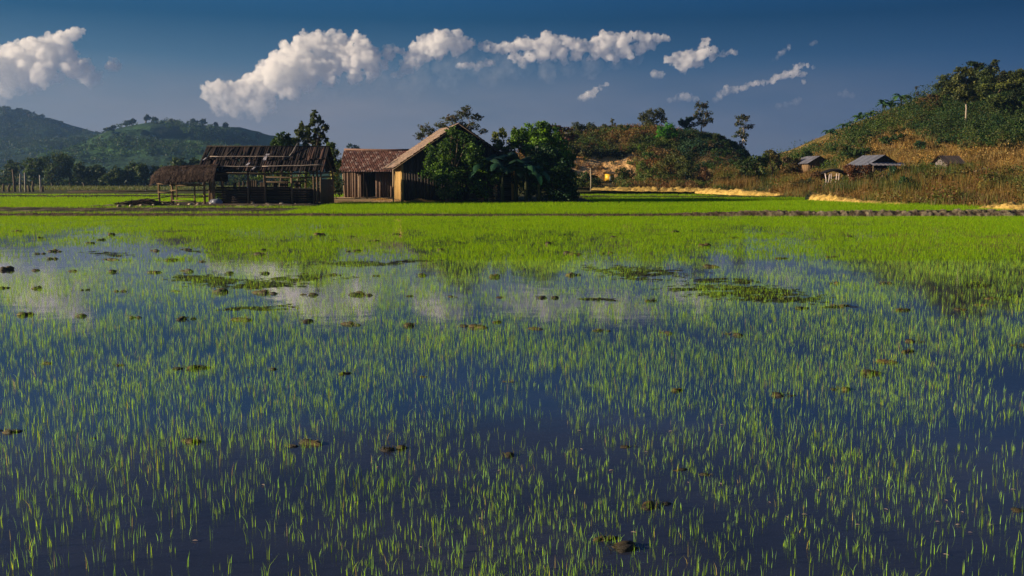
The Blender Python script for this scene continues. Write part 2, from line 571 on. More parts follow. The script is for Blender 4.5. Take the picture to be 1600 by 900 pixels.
def dry_tufts(name, X, Y, Z, n, h, cols, seed, label, wd=0.012, lean=0.35):
    r = np.random.default_rng(seed)
    i = r.integers(0, X.shape[0], n); j = r.integers(1, X.shape[1] - 1, n)
    nb = 9
    x = np.repeat(X[i, j], nb) + r.normal(0, 0.10, n * nb); y = np.repeat(Y[i, j], nb) + r.normal(0, 0.10, n * nb)
    z = np.repeat(Z[i, j], nb) - 0.03
    hh = np.repeat(r.uniform(0.4, 1, n) ** 1.5, nb) * r.uniform(0.5, 1, n * nb) * h
    c = np.asarray(cols)[np.repeat(r.integers(0, len(cols), n), nb)] * r.uniform(0.7, 1.3, (n * nb, 1))
    V, f, c = blades(x, y, z, hh, np.full(len(x), wd), c, lean, False, seed)
    return tag(mobj(name, V, f, M_LEAF, c), kind='stuff', label=label)


soil_dark = (0.055, 0.035, 0.022)
soil_mid = (0.14, 0.095, 0.055)
soil_pale = (0.30, 0.24, 0.15)
gold = (0.66, 0.45, 0.13)
A = bank('field_bund', [(-60, 52.3, 0.05), (-14, 52.3, 0.05), (0, 52.1, 0.05), (8, 52.3, .05), (13, 52.5, 0.05), (29, 52.6, 0.05), (34, 52.6, 0.05)], [1.2, 1.1, .6, .6, 1.1, 1.5, 1.6], [0.17, 0.14, .09, .12, 0.25, 0.32, 0.33],
         lambda X, Y, N: cmix(cmix(soil_dark, soil_mid, (N - 0.3) * 2.2), (0.34, 0.28, 0.17), np.clip((X - 8) / 8, 0, 1) * np.clip((N - 0.45) * 6, 0, 1)), 100, nz=0.75, fq=7.0, res=0.11)
dry_tufts('bund_grass', *A, 1500, 0.17, [(0.10, 0.13, 0.03), (0.2, 0.17, 0.07), (0.07, 0.1, 0.02), (0.28, 0.24, 0.12)], 5, 'short dry grass on the bund across the paddy')
# wide rough strip of earth on the left, in front of the far paddies
B = bank('earth_strip', [(-60, 59.0, 0.05), (-25, 58.8, 0.05), (-15.5, 59.5, 0.05), (-11.5, 62.5, 0.06)], [8.5, 8.0, 6.0, 1.0], [0.20, 0.20, 0.17, 0.06],
         lambda X, Y, N: cmix(cmix((0.035, 0.04, 0.02), soil_mid, (N - 0.35) * 2.4), soil_pale, (N - 0.62) * 6), 120, across=34, nz=0.8)
dry_tufts('strip_grass', *B, 900, 0.22, [(0.07, 0.10, 0.02), (0.11, 0.10, 0.04), (0.05, 0.08, 0.02), (0.20, 0.15, 0.07)], 6, 'rough grass and weeds on the earth strip left of the sheds')
Bs = bank('shed_bund', [(-13.6, 66.3, 0.08), (-24, 65.5, 0.08), (-30, 64.0, 0.06)], [1.2, 1.4, 1.0], [0.16, 0.2, 0.12],
          lambda X, Y, N: cmix(soil_dark, soil_pale, (N - 0.5) * 4), 140, nz=1.0)
for i, (pts, hh) in enumerate((([(-52, 96.5, 0.1), (-33, 98, 0.1), (-26, 100, 0.1)], 0.24), ([(-60, 138, 0.1), (-44, 138, 0.1)], 0.2))):
    bank('field_bund', pts, [0.8] * len(pts), [hh] * len(pts), lambda X, Y, N: cmix((0.035, 0.032, 0.015), soil_mid, (N - 0.4) * 2), 150 + i)
C1 = bank('field_bund', [(5.5, 95, 0.08), (26, 95, 0.08), (36, 92, 0.1)], [1.4, 1.4, 1.2], [0.26, 0.26, 0.2],
          lambda X, Y, N: cmix((0.05, 0.06, 0.015), (0.12, 0.10, 0.03), (N - 0.4) * 2), 160)
# golden cut banks at the foot of the hills
goldf = lambda X, Y, N: cmix(cmix((0.50, 0.33, 0.07), gold, (N - 0.3) * 2.6), (0.10, 0.07, 0.03), (0.36 - N) * 7)
def gb(pp, wd, ht, seed, nzz=0.5):
    pts = []
    for (a, b, d) in pp:
        q = W(a, b, d); pts.append((q[0], q[1], q[2]))
    X, Y, Z = bank('earth_bank', pts, wd, ht, goldf, seed, nz=nzz * 2.4, fq=4.5)
    dry_tufts('bank_grass', X, Y, Z, 160, 0.32, [(0.30, 0.22, 0.07), (0.13, 0.14, 0.03), (0.4, 0.28, 0.1)], seed, 'dry grass tufts on the golden earth bank', 0.02)
gb([(925, 296, 113), (1000, 298, 112), (1090, 299, 111), (1165, 299, 110)], 1.6, [0.25, .45, .38, 0.25], 170)
gb([(1093, 301, 107), (1150, 304, 103), (1210, 307, 100), (1240, 309, 98)], 1.6, [0.4, 0.5, 0.42, 0.3], 171)
gb([(1268, 313, 84), (1300, 316, 80), (1345, 319, 75), (1400, 322, 71), (1430, 323.5, 69)], 1.5, [0.55, .5, 0.36, .3, 0.15], 172)
gb([(1490, 329, 62), (1530, 330, 61), (1565, 331, 60), (1620, 335, 57), (1700, 338, 55)], [1.0, 1.4, 1.8, 2.2, 2], [0.1, .26, .5, .5, 0.5], 173)


# ------------------------------------------------------------------ foliage tools
DK = (0.028, 0.055, 0.014); MD = (0.05, 0.10, 0.02); LT = (0.11, 0.20, 0.03); OL = (0.11, 0.115, 0.03)
RU = (0.16, 0.07, 0.03); GO = (0.40, 0.25, 0.06); DR = (0.24, 0.16, 0.06); BG = (0.025, 0.07, 0.03); BR = (0.16, 0.30, 0.03)


def leaf_quads(P, L, col, r, nrm=None, wr=0.5, droop=0.0):
    n = len(P)
    L = np.broadcast_to(L, (n,))
    t = r.normal(0, 1, (n, 3)); t[:, 2] -= droop
    t /= np.linalg.norm(t, axis=1, keepdims=True)
    b = r.normal(0, 1, (n, 3))
    if nrm is not None:
        nn = nrm + 0.6 * b
        b = np.cross(t, nn)
    else:
        b = np.cross(t, b)
    b /= np.linalg.norm(b, axis=1, keepdims=True) + 1e-9
    a0 = P - t * L[:, None] * 0.5; a1 = P + t * L[:, None] * 0.5
    m = P + 0.0
    V = np.stack([a0, m + b * L[:, None] * wr * 0.5, a1, m - b * L[:, None] * wr * 0.5], 1).reshape(-1, 3)
    i = np.arange(n)[:, None] * 4
    return V, [i + np.array([[0, 1, 2, 3]])], np.repeat(col, 4, 0)


def blob_points(blobs, n, r, sub=16, sig=0.20, fill=0.25):
    """leaf points gathered in sub-clumps on the shells of ellipsoids; returns points and outward normals, clump id"""
    B = np.asarray(blobs, float)
    wgt = (B[:, 3] * B[:, 5]) ** 1.0
    cnt = np.maximum((n * wgt / wgt.sum()).astype(int), 20)
    P, N, K = [], [], []
    k0 = 0
    for b, c in zip(B, cnt):
        d = r.normal(0, 1, (sub, 3)); d /= np.linalg.norm(d, axis=1, keepdims=True)
        rad = r.uniform(0.62, 1.05, (sub, 1))
        cc = d * rad
        k = r.integers(0, sub, c)
        q = cc[k] + r.normal(0, sig, (c, 3)) * r.uniform(0.5, 1.1, (sub, 1))[k]
        ins = r.uniform(0, 1, c) < fill
        dd = r.normal(0, 1, (c, 3)); dd /= np.linalg.norm(dd, axis=1, keepdims=True)
        q[ins] = dd[ins] * r.uniform(0.2, 0.95, (ins.sum(), 1))
        P.append(b[:3] + q * b[3:6]); N.append(q); K.append(k + k0)
        k0 += sub
    return np.concatenate(P), np.concatenate(N), np.concatenate(K)


def foliage(name, blobs, n, size, cols, seed, parent=None, mat=None, wr=0.5, droop=0.2, sub=16, sig=0.2, fill=0.25):
    r = np.random.default_rng(seed)
    P, N, K = blob_points(blobs, n, r, sub, sig, fill)
    cols = np.asarray(cols, float)
    kc = r.integers(0, len(cols), K.max() + 1)
    kb = r.uniform(0.7, 1.3, K.max() + 1)
    c = cols[kc[K]] * kb[K][:, None]
    o = r.uniform(0, 1, len(P)) < 0.3
    c[o] = cols[r.integers(0, len(cols), o.sum())]
    c = c * r.uniform(0.7, 1.35, (len(P), 1))
    V, f, c = leaf_quads(P, size * r.uniform(0.6, 1.3, len(P)), c, r, N, wr, droop)
    return mobj(name, V, f, mat or M_LEAF, c, parent)


def trunk_mesh(name, base, blobs, r0, seed, parent, col=(0.12, 0.09, 0.06), lean=0.0, forks=1.0, split=0.4):
    r = np.random.default_rng(seed)
    B = np.asarray(blobs, float)
    top = B[:, 2].max()
    cx, cy = B[:, 0].mean(), B[:, 1].mean()
    mb = MB()
    hs = top * split
    sp = np.array([cx * 0.4 + lean, cy * 0.4, hs])
    mid = sp * 0.5 + np.array([r.normal(0, 0.03) * top, r.normal(0, 0.03) * top, 0])
    mb.tube([(0, 0, -0.25), (0, 0, 0.05), mid, sp], [r0 * 1.5, r0 * 1.15, r0 * 0.9, r0 * 0.75], 8, col)
    for b in B:
        e = b[:3]
        m = (sp + e) / 2 + r.normal(0, 0.06, 3) * top
        mb.tube([sp - (0, 0, 0.02), m, e], [r0 * 0.6, r0 * 0.38, r0 * 0.12], 6, col)
        for q in range(int(3 * forks)):
            d = r.normal(0, 1, 3); d[2] = abs(d[2]) * 0.7; d /= np.linalg.norm(d)
            s = m * 0.4 + e * 0.6
            mb.tube([s, s + d * b[3:6] * 0.5 + r.normal(0, 0.05, 3), s + d * b[3:6] * 0.95], [r0 * 0.22, r0 * 0.13, r0 * 0.05], 5, col)
    return mb.build(name, M_BARK, parent, True)


def tree(name, label, cat, base, blobs, n, size, cols, seed, r0=0.12, tcol=(0.12, 0.09, 0.06), group=None, mat=None, wr=0.5, droop=0.2, sub=16, sig=0.2, fill=0.25, split=0.4, lean=0.0):
    t = thing(name, label, cat, tuple(base), 0, group)
    trunk_mesh('trunk', base, blobs, r0, seed, t, tcol, lean, split=split)
    foliage('crown', blobs, n, size, cols, seed + 1, t, mat, wr, droop, sub, sig, fill)
    return t


def pxtree(name, label, cat, d, bx, by, blobs_px, n, size, cols, seed, **kw):
    """blobs given in photo pixels (x, y, rx, ry), depth from d"""
    base = W(bx, by, d)
    s = d / F
    r = np.random.default_rng(seed + 900)
    bl = []
    for b in blobs_px:
        q = W(b[0], b[1], d) - base
        rr = (b[2] + b[3]) / 2 * s
        bl.append((q[0], r.normal(0, 0.35) * rr + (b[4] if len(b) > 4 else 0), q[2], b[2] * s, rr, b[3] * s))
    return tree(name, label, cat, base, bl, n, size, cols, seed, **kw)


# ------------------------------------------------------------------ hills
class Patch:
    def __init__(self, name, foot, ridge, nu, nv, power, back, bumpa, bumpf, seed, colf, mat, ext=0.0):
        foot = np.asarray(foot, float); ridge = np.asarray(ridge, float)
        u = np.linspace(0, 1, nu)
        f = np.array([W(np.interp(t, np.linspace(0, 1, len(foot)), foot[:, 0]), np.interp(t, np.linspace(0, 1, len(foot)), foot[:, 1]), np.interp(t, np.linspace(0, 1, len(foot)), foot[:, 2])) for t in u])
        # ridge parametrised by the same horizontal pixel as the foot
        fpx = proj(f)[0]
        k = (fpx - fpx[0]) / (fpx[-1] - fpx[0])
        rx = ridge[0, 0] + k * (ridge[-1, 0] - ridge[0, 0])
        g = np.array([W(a, np.interp(a, ridge[:, 0], ridge[:, 1]), np.interp(a, ridge[:, 0], ridge[:, 2])) for a in rx])
        v = np.linspace(0, 1, nv)
        P = np.zeros((nu, nv, 3))
        for j, t in enumerate(v):
            P[:, j, :2] = f[:, :2] * (1 - t) + g[:, :2] * t
            P[:, j, 2] = f[:, 2] + (g[:, 2] - f[:, 2]) * power(t)
        nb = max(6, nv // 3)
        vb = np.linspace(0, 1, nb + 1)[1:]
        Bk = np.zeros((nu, nb, 3))
        for j, t in enumerate(vb):
            Bk[:, j, :2] = g[:, :2] + (np.array([0, 1.0])) * back * t
            Bk[:, j, 2] = g[:, 2] * (1 - t) ** 1.0 * (1 - 0.0 * t) + (0.0) * t
            Bk[:, j, 2] = g[:, 2] - (g[:, 2] + 1) * t ** 1.6
        Pn = np.concatenate([P, Bk], 1)
        vv = np.concatenate([v, 1 + vb])
        env = np.clip(np.minimum(vv * 5, (2 - vv) * 3), 0, 1)[None] * np.clip((1.0 - np.abs(vv - 1.0) * 0)[None], 0, 1)
        nse = fbm(Pn[..., 0] * bumpf, Pn[..., 1] * bumpf, seed, 5) - 0.5
        rid = 1 - np.exp(-((vv - 1) / 0.12) ** 2) * 0.8
        Pn[..., 2] += nse * bumpa * env * rid[None]
        self.P = Pn; self.nv = nv; self.nse = nse
        self.px, self.py = proj(Pn)
        C = colf(Pn, self.px, self.py, nse + 0.5)
        mb = MB(); mb.grid(Pn, C)
        self.o = tag(mb.build(name, mat, smooth=True), kind='structure')

    def at(self, px, py):
        m = (self.px[:, :self.nv] - px) ** 2 + (self.py[:, :self.nv] - py) ** 2
        i, j = np.unravel_index(np.argmin(m), m.shape)
        return self.P[i, j].copy()

    def sample(self, n, r, v0=0.0, v1=1.0):
        """points roughly uniform over world area of the camera-side face"""
        P = self.P[:, :self.nv]
        a = np.linalg.norm(np.cross(P[1:, :-1] - P[:-1, :-1], P[:-1, 1:] - P[:-1, :-1]), axis=-1)
        w_ = a.ravel() / a.sum()
        k = r.choice(len(w_), n, p=w_)
        i, j = np.unravel_index(k, a.shape)
        s, t = r.uniform(0, 1, (2, n, 1))
        return P[i, j] * (1 - s) * (1 - t) + P[i + 1, j] * s * (1 - t) + P[i, j + 1] * (1 - s) * t + P[i + 1, j + 1] * s * t, (j + t[:, 0]) / (self.nv - 1)


# far hills on the left
def far_col(Pn, px, py, n):
    g = fbm(Pn[..., 0] * 0.02, Pn[..., 1] * 0.02, 71, 4)
    return cmix((0.02, 0.06, 0.018), (0.075, 0.17, 0.03), (g - 0.35) * 3)


H1 = Patch('hills', [(-200, 283, 560), (80, 283, 560), (330, 283, 600)],
           [(-200, 150, 1000), (-60, 165, 1000), (0, 170, 990), (40, 181, 980), (75, 191, 960), (100, 200, 950), (130, 205, 940), (165, 209, 930), (215, 222, 920), (330, 262, 900)],
           90, 44, lambda t: t ** 1.3, 500, 26, 0.012, 201, lambda P, a, b, n: far_col(P, a, b, n) * 0.55, M_FAR)  # flank turned from the sun: shade is put into the darkened ground colour
H2 = Patch('hills', [(60, 281, 430), (250, 281, 430), (400, 281, 440), (560, 281, 470)],
           [(60, 262, 640), (110, 240, 660), (150, 216, 690), (170, 207, 700), (200, 196, 720), (235, 190, 730), (265, 192, 735), (300, 193, 740), (340, 198, 745), (370, 207, 750), (400, 217, 755), (430, 227, 760), (480, 243, 770), (560, 268, 780)],
           130, 60, lambda t: t ** 1.25, 400, 30, 0.016, 219, far_col, M_FAR)

# middle hill
MIDR = [(780, 262, 140), (815, 243, 142), (850, 226, 145), (880, 214, 147), (905, 208, 148), (940, 204, 150), (980, 202, 150), (1020, 205, 150), (1060, 207, 150), (1090, 209, 150), (1110, 214, 149), (1135, 222, 148), (1155, 231, 147), (1168, 243, 146), (1180, 262, 145), (1200, 280, 143), (1230, 284, 142)]


def mid_col(P, px, py, n):
    c = cmix((0.10, 0.085, 0.03), (0.20, 0.13, 0.05), (n - 0.35) * 3)
    cliff = ((px > 885) & (px < 995) & (py > 242) & (py < 282)).astype(float)
    k = fbm(P[..., 0] * 0.8, P[..., 2] * 0.8, 88, 3)
    return cmix(c, cmix((0.48, 0.25, 0.08), (0.75, 0.52, 0.26), (k - 0.3) * 2.5), cliff)


H3 = Patch('hills', [(780, 293, 116), (1000, 294, 116), (1140, 296, 113), (1230, 300, 108)], MIDR, 120, 50,
           lambda t: 0.10 * t + 0.75 / (1 + math.exp(-(t - 0.52) * 14)) + 0.15 * t ** 2 if t < 0.999 else 1.0, 60, 1.6, 0.22, 230, mid_col, M_HILL)

# right hill
RIDGE = [(1120, 275, 128), (1180, 268, 126), (1230, 248, 124), (1262, 234, 124), (1290, 222, 125), (1320, 207, 127), (1345, 196, 129), (1372, 182, 131), (1410, 166, 133), (1450, 150, 136), (1480, 143, 138), (1520, 136, 140), (1560, 129, 142), (1600, 124, 144), (1700, 108, 146), (1850, 95, 148)]


def right_col(P, px, py, n):
    g = fbm(P[..., 0] * 0.25, P[..., 1] * 0.25, 75, 3)
    return cmix((0.12, 0.10, 0.03), (0.34, 0.22, 0.07), (g - 0.35) * 3)


H4 = Patch('hills', [(1120, 299, 108), (1180, 301, 106), (1240, 308, 95), (1300, 314, 84), (1400, 320, 72), (1500, 326, 64.5), (1600, 331, 59.5), (1740, 337, 55), (1850, 338, 55)], RIDGE, 150, 60,
           lambda t: t ** 1.75, 70, 1.6, 0.16, 240, right_col, M_HILL)


def scrub(name, patch, n, seed, rule, label, leaf=0.16, per=46, v1=1.0):
    """rule(P, px, py, v, r) -> keep mask, radius, colour (n,3), grassy mask"""
    r = np.random.default_rng(seed)
    P, v = patch.sample(n, r)
    px, py = proj(P)
    keep, R, C, gr = rule(P, px, py, v, r)
    P, R, C, gr = P[keep], R[keep], C[keep], gr[keep]
    parts = []
    # bushes
    b = ~gr
    nb = int(b.sum())
    K = np.repeat(np.arange(nb), per)
    q = r.normal(0, 1, (len(K), 3)); q /= np.linalg.norm(q, axis=1, keepdims=True)
    off = fbm(q[:, 0] * 2 + K * 3.1, q[:, 2] * 2 + K * 1.7, 9, 2)
    q2 = q * (0.55 + 0.75 * off)[:, None] * r.uniform(0.75, 1.05, (len(K), 1))
    c0 = P[b] + np.stack([np.zeros(nb), np.zeros(nb), R[b] * 0.55], 1)
    LP = c0[K] + q2 * R[b][K][:, None] * np.array([1.0, 1.0, 0.85])
    cc = C[b][K] * r.uniform(0.65, 1.4, (len(K), 1))
    parts.append(leaf_quads(LP, leaf * r.uniform(0.6, 1.35, len(K)), cc, r, q, 0.55, 0.1))
    # tall grass
    ng = int(gr.sum())
    if ng:
        K = np.repeat(np.arange(ng), 34)
        gp = P[gr][K] + np.stack([r.normal(0, 0.35, len(K)), r.normal(0, 0.35, len(K)), np.zeros(len(K))], 1)
        cc = C[gr][K] * r.uniform(0.7, 1.35, (len(K), 1))
        parts.append(blades(gp[:, 0], gp[:, 1], gp[:, 2] - 0.05, R[gr][K] * r.uniform(0.6, 1.5, len(K)), r.uniform(0.04, 0.08, len(K)), cc, 0.3, False, seed))
    V, f, c = merge(parts)
    return tag(mobj(name, V, f, M_LEAF, c), kind='stuff', label=label)


def pick(cols, k):
    cols = np.asarray(cols, float)
    return cols[np.clip((k * len(cols)).astype(int), 0, len(cols) - 1)]


def rule_right(P, px, py, v, r):
    n = len(P)
    g = fbm(P[:, 0] * 0.16, P[:, 1] * 0.16, 301, 3)
    g2 = fbm(P[:, 0] * 0.6, P[:, 1] * 0.6, 302, 2)
    up = np.clip((px - 1365) / 110, 0, 1) * np.clip((238 - py) / 30, 0, 1)       # wooded shoulder
    goldz = np.exp(-((py - (262 - (px - 1400) * 0.04)) / 26) ** 2) * np.clip((px - 1330) / 80, 0, 1)
    ledge = np.exp(-((py - (222 + (px - 1480) * 0.05)) / 20) ** 2) * np.clip((px - 1300) / 60, 0, 1) * np.clip((1500 - px) / 60, 0, 1)
    leftg = np.exp(-((px - 1290) / 60) ** 2) * np.clip((py - 215) / 20, 0, 1) * np.clip((265 - py) / 20, 0, 1)
    green = g + 0.34 * up - 0.20 * goldz - 0.2 * ledge - 0.15 * leftg + 0.12 * (py > 300) * 0 + (g2 - 0.5) * 0.5 + 0.13 * (v > 0.82) * (px < 1430)
    k = r.uniform(0, 1, n)
    C = np.where((green > 0.51)[:, None], pick([DK, MD, BG, (0.07, 0.12, 0.02), (0.07, 0.12, 0.02), OL, (0.12, 0.15, 0.03)], k),
                 np.where((green > 0.43)[:, None], pick([OL, (0.13, 0.13, 0.03), DR, (0.09, 0.12, 0.03)], k), pick([GO, DR, (0.33, 0.23, 0.07), (0.28, 0.17, 0.05), (0.20, 0.15, 0.04)], k)))
    low = (py > 272)
    lowc = pick([(0.20, 0.12, 0.03), (0.24, 0.17, 0.04), (0.13, 0.13, 0.03), (0.16, 0.08, 0.03), (0.17, 0.16, 0.03), DK, (0.09, 0.12, 0.02)], np.clip(0.5 + (fbm(P[:, 0] * 0.35, P[:, 1] * 0.35, 303, 2) - 0.5) * 2.2 + r.normal(0, 0.12, n), 0, 0.999))
    C = np.where(low[:, None], lowc, C)
    gr = ((green < 0.47) & (r.uniform(0, 1, n) < 0.75)) | (low & (r.uniform(0, 1, n) < 0.6))
    R = r.uniform(0.35, 0.95, n) * np.where(green > 0.53, 1.45, 0.85)
    R = np.where(low & gr, r.uniform(0.5, 1.25, n) * np.clip((v + 0.1) * 4, 0.35, 1), np.where(gr, r.uniform(0.35, 0.7, n), R))
    wood = up * r.uniform(0.3, 1, n) > 0.35
    C = np.where(wood[:, None], pick([DK, DK, BG, MD, (0.06, 0.09, 0.02), (0.09, 0.12, 0.03)], r.uniform(0, 1, n)), C)
    gr = gr & ~wood
    R = np.where(wood, r.uniform(0.6, 1.5, n), R)
    keep = (px > 1120) & (px < 1680) & (r.uniform(0, 1, n) < 0.92)
    for (x0, x1, y0, y1) in ((1245, 1285, 252, 270), (1336, 1392, 248, 272), (1462, 1498, 248, 266), (1286, 1320, 264, 286)):
        keep &= ~((px > x0) & (px < x1) & (py > y0) & (py < y1) & (~gr | (py < y1 - 3)))
    R = np.where((py > 262) & (py < 300) & (px > 1240) & (px < 1400), np.minimum(R, 0.6), R)
    return keep, R, C, gr


scrub('hillside_scrub', H4, 9000, 400, rule_right, 'dry golden grass and green scrub covering the hill at right', 0.19, 52)


def rule_mid(P, px, py, v, r):
    n = len(P)
    g = fbm(P[:, 0] * 0.2, P[:, 1] * 0.2 + P[:, 2] * 0.3, 311, 3) + (r.uniform(0, 1, n) - 0.5) * 0.2
    k = r.uniform(0, 1, n)
    C = np.where((g > 0.5)[:, None], pick([DK, MD, OL, (0.12, 0.16, 0.03), (0.08, 0.12, 0.02)], k), pick([OL, DR, (0.24, 0.15, 0.04), (0.20, 0.13, 0.04), RU], k))
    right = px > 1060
    C = np.where((right & (py < 280))[:, None], pick([DK, BG, DK, MD, (0.06, 0.05, 0.02)], k), C)  # right flank lies in shade; the darker leaf colours paint that in
    cliff = (px > 885) & (px < 992) & (py > 243) & (py < 277)
    keep = (px > 800) & (px < 1225) & ~(cliff & (r.uniform(0, 1, n) > 0.10))
    keep &= ~((px > 936) & (px < 970) & (py > 266) & (py < 294))
    keep &= ~((px > 885) & (px < 990) & (py > 277) & (py < 290) & (r.uniform(0, 1, n) < 0.7))
    R = r.uniform(0.4, 0.95, n)
    gr = (g < 0.46) & (r.uniform(0, 1, n) < 0.6) & (py > 272)
    R = np.where(cliff, 0.35, R) * np.where(px > 1090, 0.55, 1.0) * np.where(v > 0.88, 0.7, 1.0)
    return keep, R, C, gr


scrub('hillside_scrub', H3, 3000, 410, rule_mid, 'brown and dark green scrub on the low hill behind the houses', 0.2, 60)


def rule_far(P, px, py, v, r):
    n = len(P)
    g = fbm(P[:, 0] * 0.014, P[:, 1] * 0.014, 321, 4)
    keep = (g > 0.58) & (px > -60) & (px < 520)
    R = r.uniform(1.0, 2.6, n) * np.where(g > 0.56, 1.25, 0.8)
    return keep, R, pick([DK, MD, (0.04, 0.075, 0.02)], r.uniform(0, 1, n)), np.zeros(n, bool)


scrub('far_hillside_scrub', H2, 2200, 420, rule_far, 'dark scrub in the gullies of the green hill far left', 1.3, 34)
scrub('far_hillside_scrub', H1, 3200, 421, lambda P, px, py, v, r: (np.ones(len(P), bool), r.uniform(1.5, 3.2, len(P)), pick([DK, DK, (0.03, 0.05, 0.02)], r.uniform(0, 1, len(P))), np.zeros(len(P), bool)), 'dark forest cover on the hill at far left', 1.4, 26)
# ------------------------------------------------------------------ haze
M_HAZE, t = new_mat('haze')
pv = t.add('ShaderNodeVolumePrincipled', ins={'Color': (0.32, 0.58, 1.0, 1), 'Density': 0.00038, 'Anisotropy': 0.65})
t.add('ShaderNodeOutputMaterial', ins={'Volume': pv.outputs[0]})
mb = MB(); mb.box((0, 770, 43), (3200, 1700, 90))
tag(mb.build('haze', M_HAZE), kind='stuff')

# ------------------------------------------------------------------ clouds
ICO = {}
def cloud_mat(z0, zl, sig):
    """white droplets lit by the sun and the sky; denser above, thinning towards the base, edges eaten by billow noise"""
    m, t = new_mat('cloud')
    geo = t.add('ShaderNodeNewGeometry')
    sx = t.add('ShaderNodeSeparateXYZ', ins={0: geo.outputs['Position']})
    n1 = t.add('ShaderNodeTexNoise', ins={'Vector': geo.outputs['Position'], 'Scale': 0.02, 'Detail': 5.0, 'Roughness': 0.62})
    g = t.math('DIVIDE', t.math('SUBTRACT', sx.outputs[2], z0 - zl), zl, clamp=True)
    g = t.math('POWER', g, 2.0)
    e = t.math('MULTIPLY', t.math('SUBTRACT', n1.outputs[0], 0.35), 4.0, clamp=True)
    d = t.math('MULTIPLY', t.math('MULTIPLY', g, e), sig)
    v = t.add('ShaderNodeVolumeScatter', ins={'Color': (1.0, 0.985, 0.98, 1), 'Density': d, 'Anisotropy': 0.15})
    t.add('ShaderNodeOutputMaterial', ins={'Volume': v.outputs[0]})
    m.cycles.volume_sampling = 'MULTIPLE_IMPORTANCE'
    return m


ICO = {}
M_CLOUD, t = new_mat('cloud')
geo = t.add('ShaderNodeNewGeometry')
at = t.add('ShaderNodeAttribute', attribute_name='col')
tc = t.add('ShaderNodeTexCoord')
n1 = t.add('ShaderNodeTexNoise', ins={'Vector': tc.outputs['Object'], 'Scale': 0.012, 'Detail': 8.0, 'Roughness': 0.62})
n2 = t.add('ShaderNodeTexNoise', ins={'Vector': tc.outputs['Object'], 'Scale': 0.05, 'Detail': 6.0, 'Roughness': 0.6})
bp = t.add('ShaderNodeBump', ins={'Strength': 0.8, 'Distance': 14.0, 'Height': n2.outputs[0]})
df = t.add('ShaderNodeBsdfDiffuse', ins={'Color': (0.97, 0.95, 0.94, 1), 'Normal': bp.outputs[0]})
tl = t.add('ShaderNodeBsdfTranslucent', ins={'Color': (0.85, 0.85, 0.85, 1)})
mx = t.add('ShaderNodeMixShader', ins={0: 0.22, 1: df.outputs[0], 2: tl.outputs[0]})
sepc = t.add('ShaderNodeSeparateColor', ins={0: at.outputs[0]})
a = t.math('ADD', sepc.outputs[0], t.math('MULTIPLY', t.math('SUBTRACT', n1.outputs[0], 0.5), 1.5))
a = t.math('MULTIPLY', a, sepc.outputs[1])
lw = t.add('ShaderNodeLayerWeight', ins={'Blend': 0.5})
edge = t.ramp(lw.outputs['Facing'], [(0.35, (1, 1, 1)), (0.92, (0.0, 0.0, 0.0))])
a = t.math('MULTIPLY', t.math('MINIMUM', t.math('MAXIMUM', a, 0.0), 1.0), edge, clamp=True)
trn = t.add('ShaderNodeBsdfTransparent')
m2 = t.add('ShaderNodeMixShader', ins={0: a, 1: trn.outputs[0], 2: mx.outputs[0]})
t.add('ShaderNodeOutputMaterial', ins={0: m2.outputs[0]})




def ico(level):
    if level not in ICO:
        import bmesh
        bm = bmesh.new()
        bmesh.ops.create_icosphere(bm, subdivisions=level, radius=1)
        V = np.array([v.co for v in bm.verts]); T = np.array([[v.index for v in f.verts] for f in bm.faces])
        bm.free(); ICO[level] = (V, T)
    return ICO[level]


CD = 6000.0


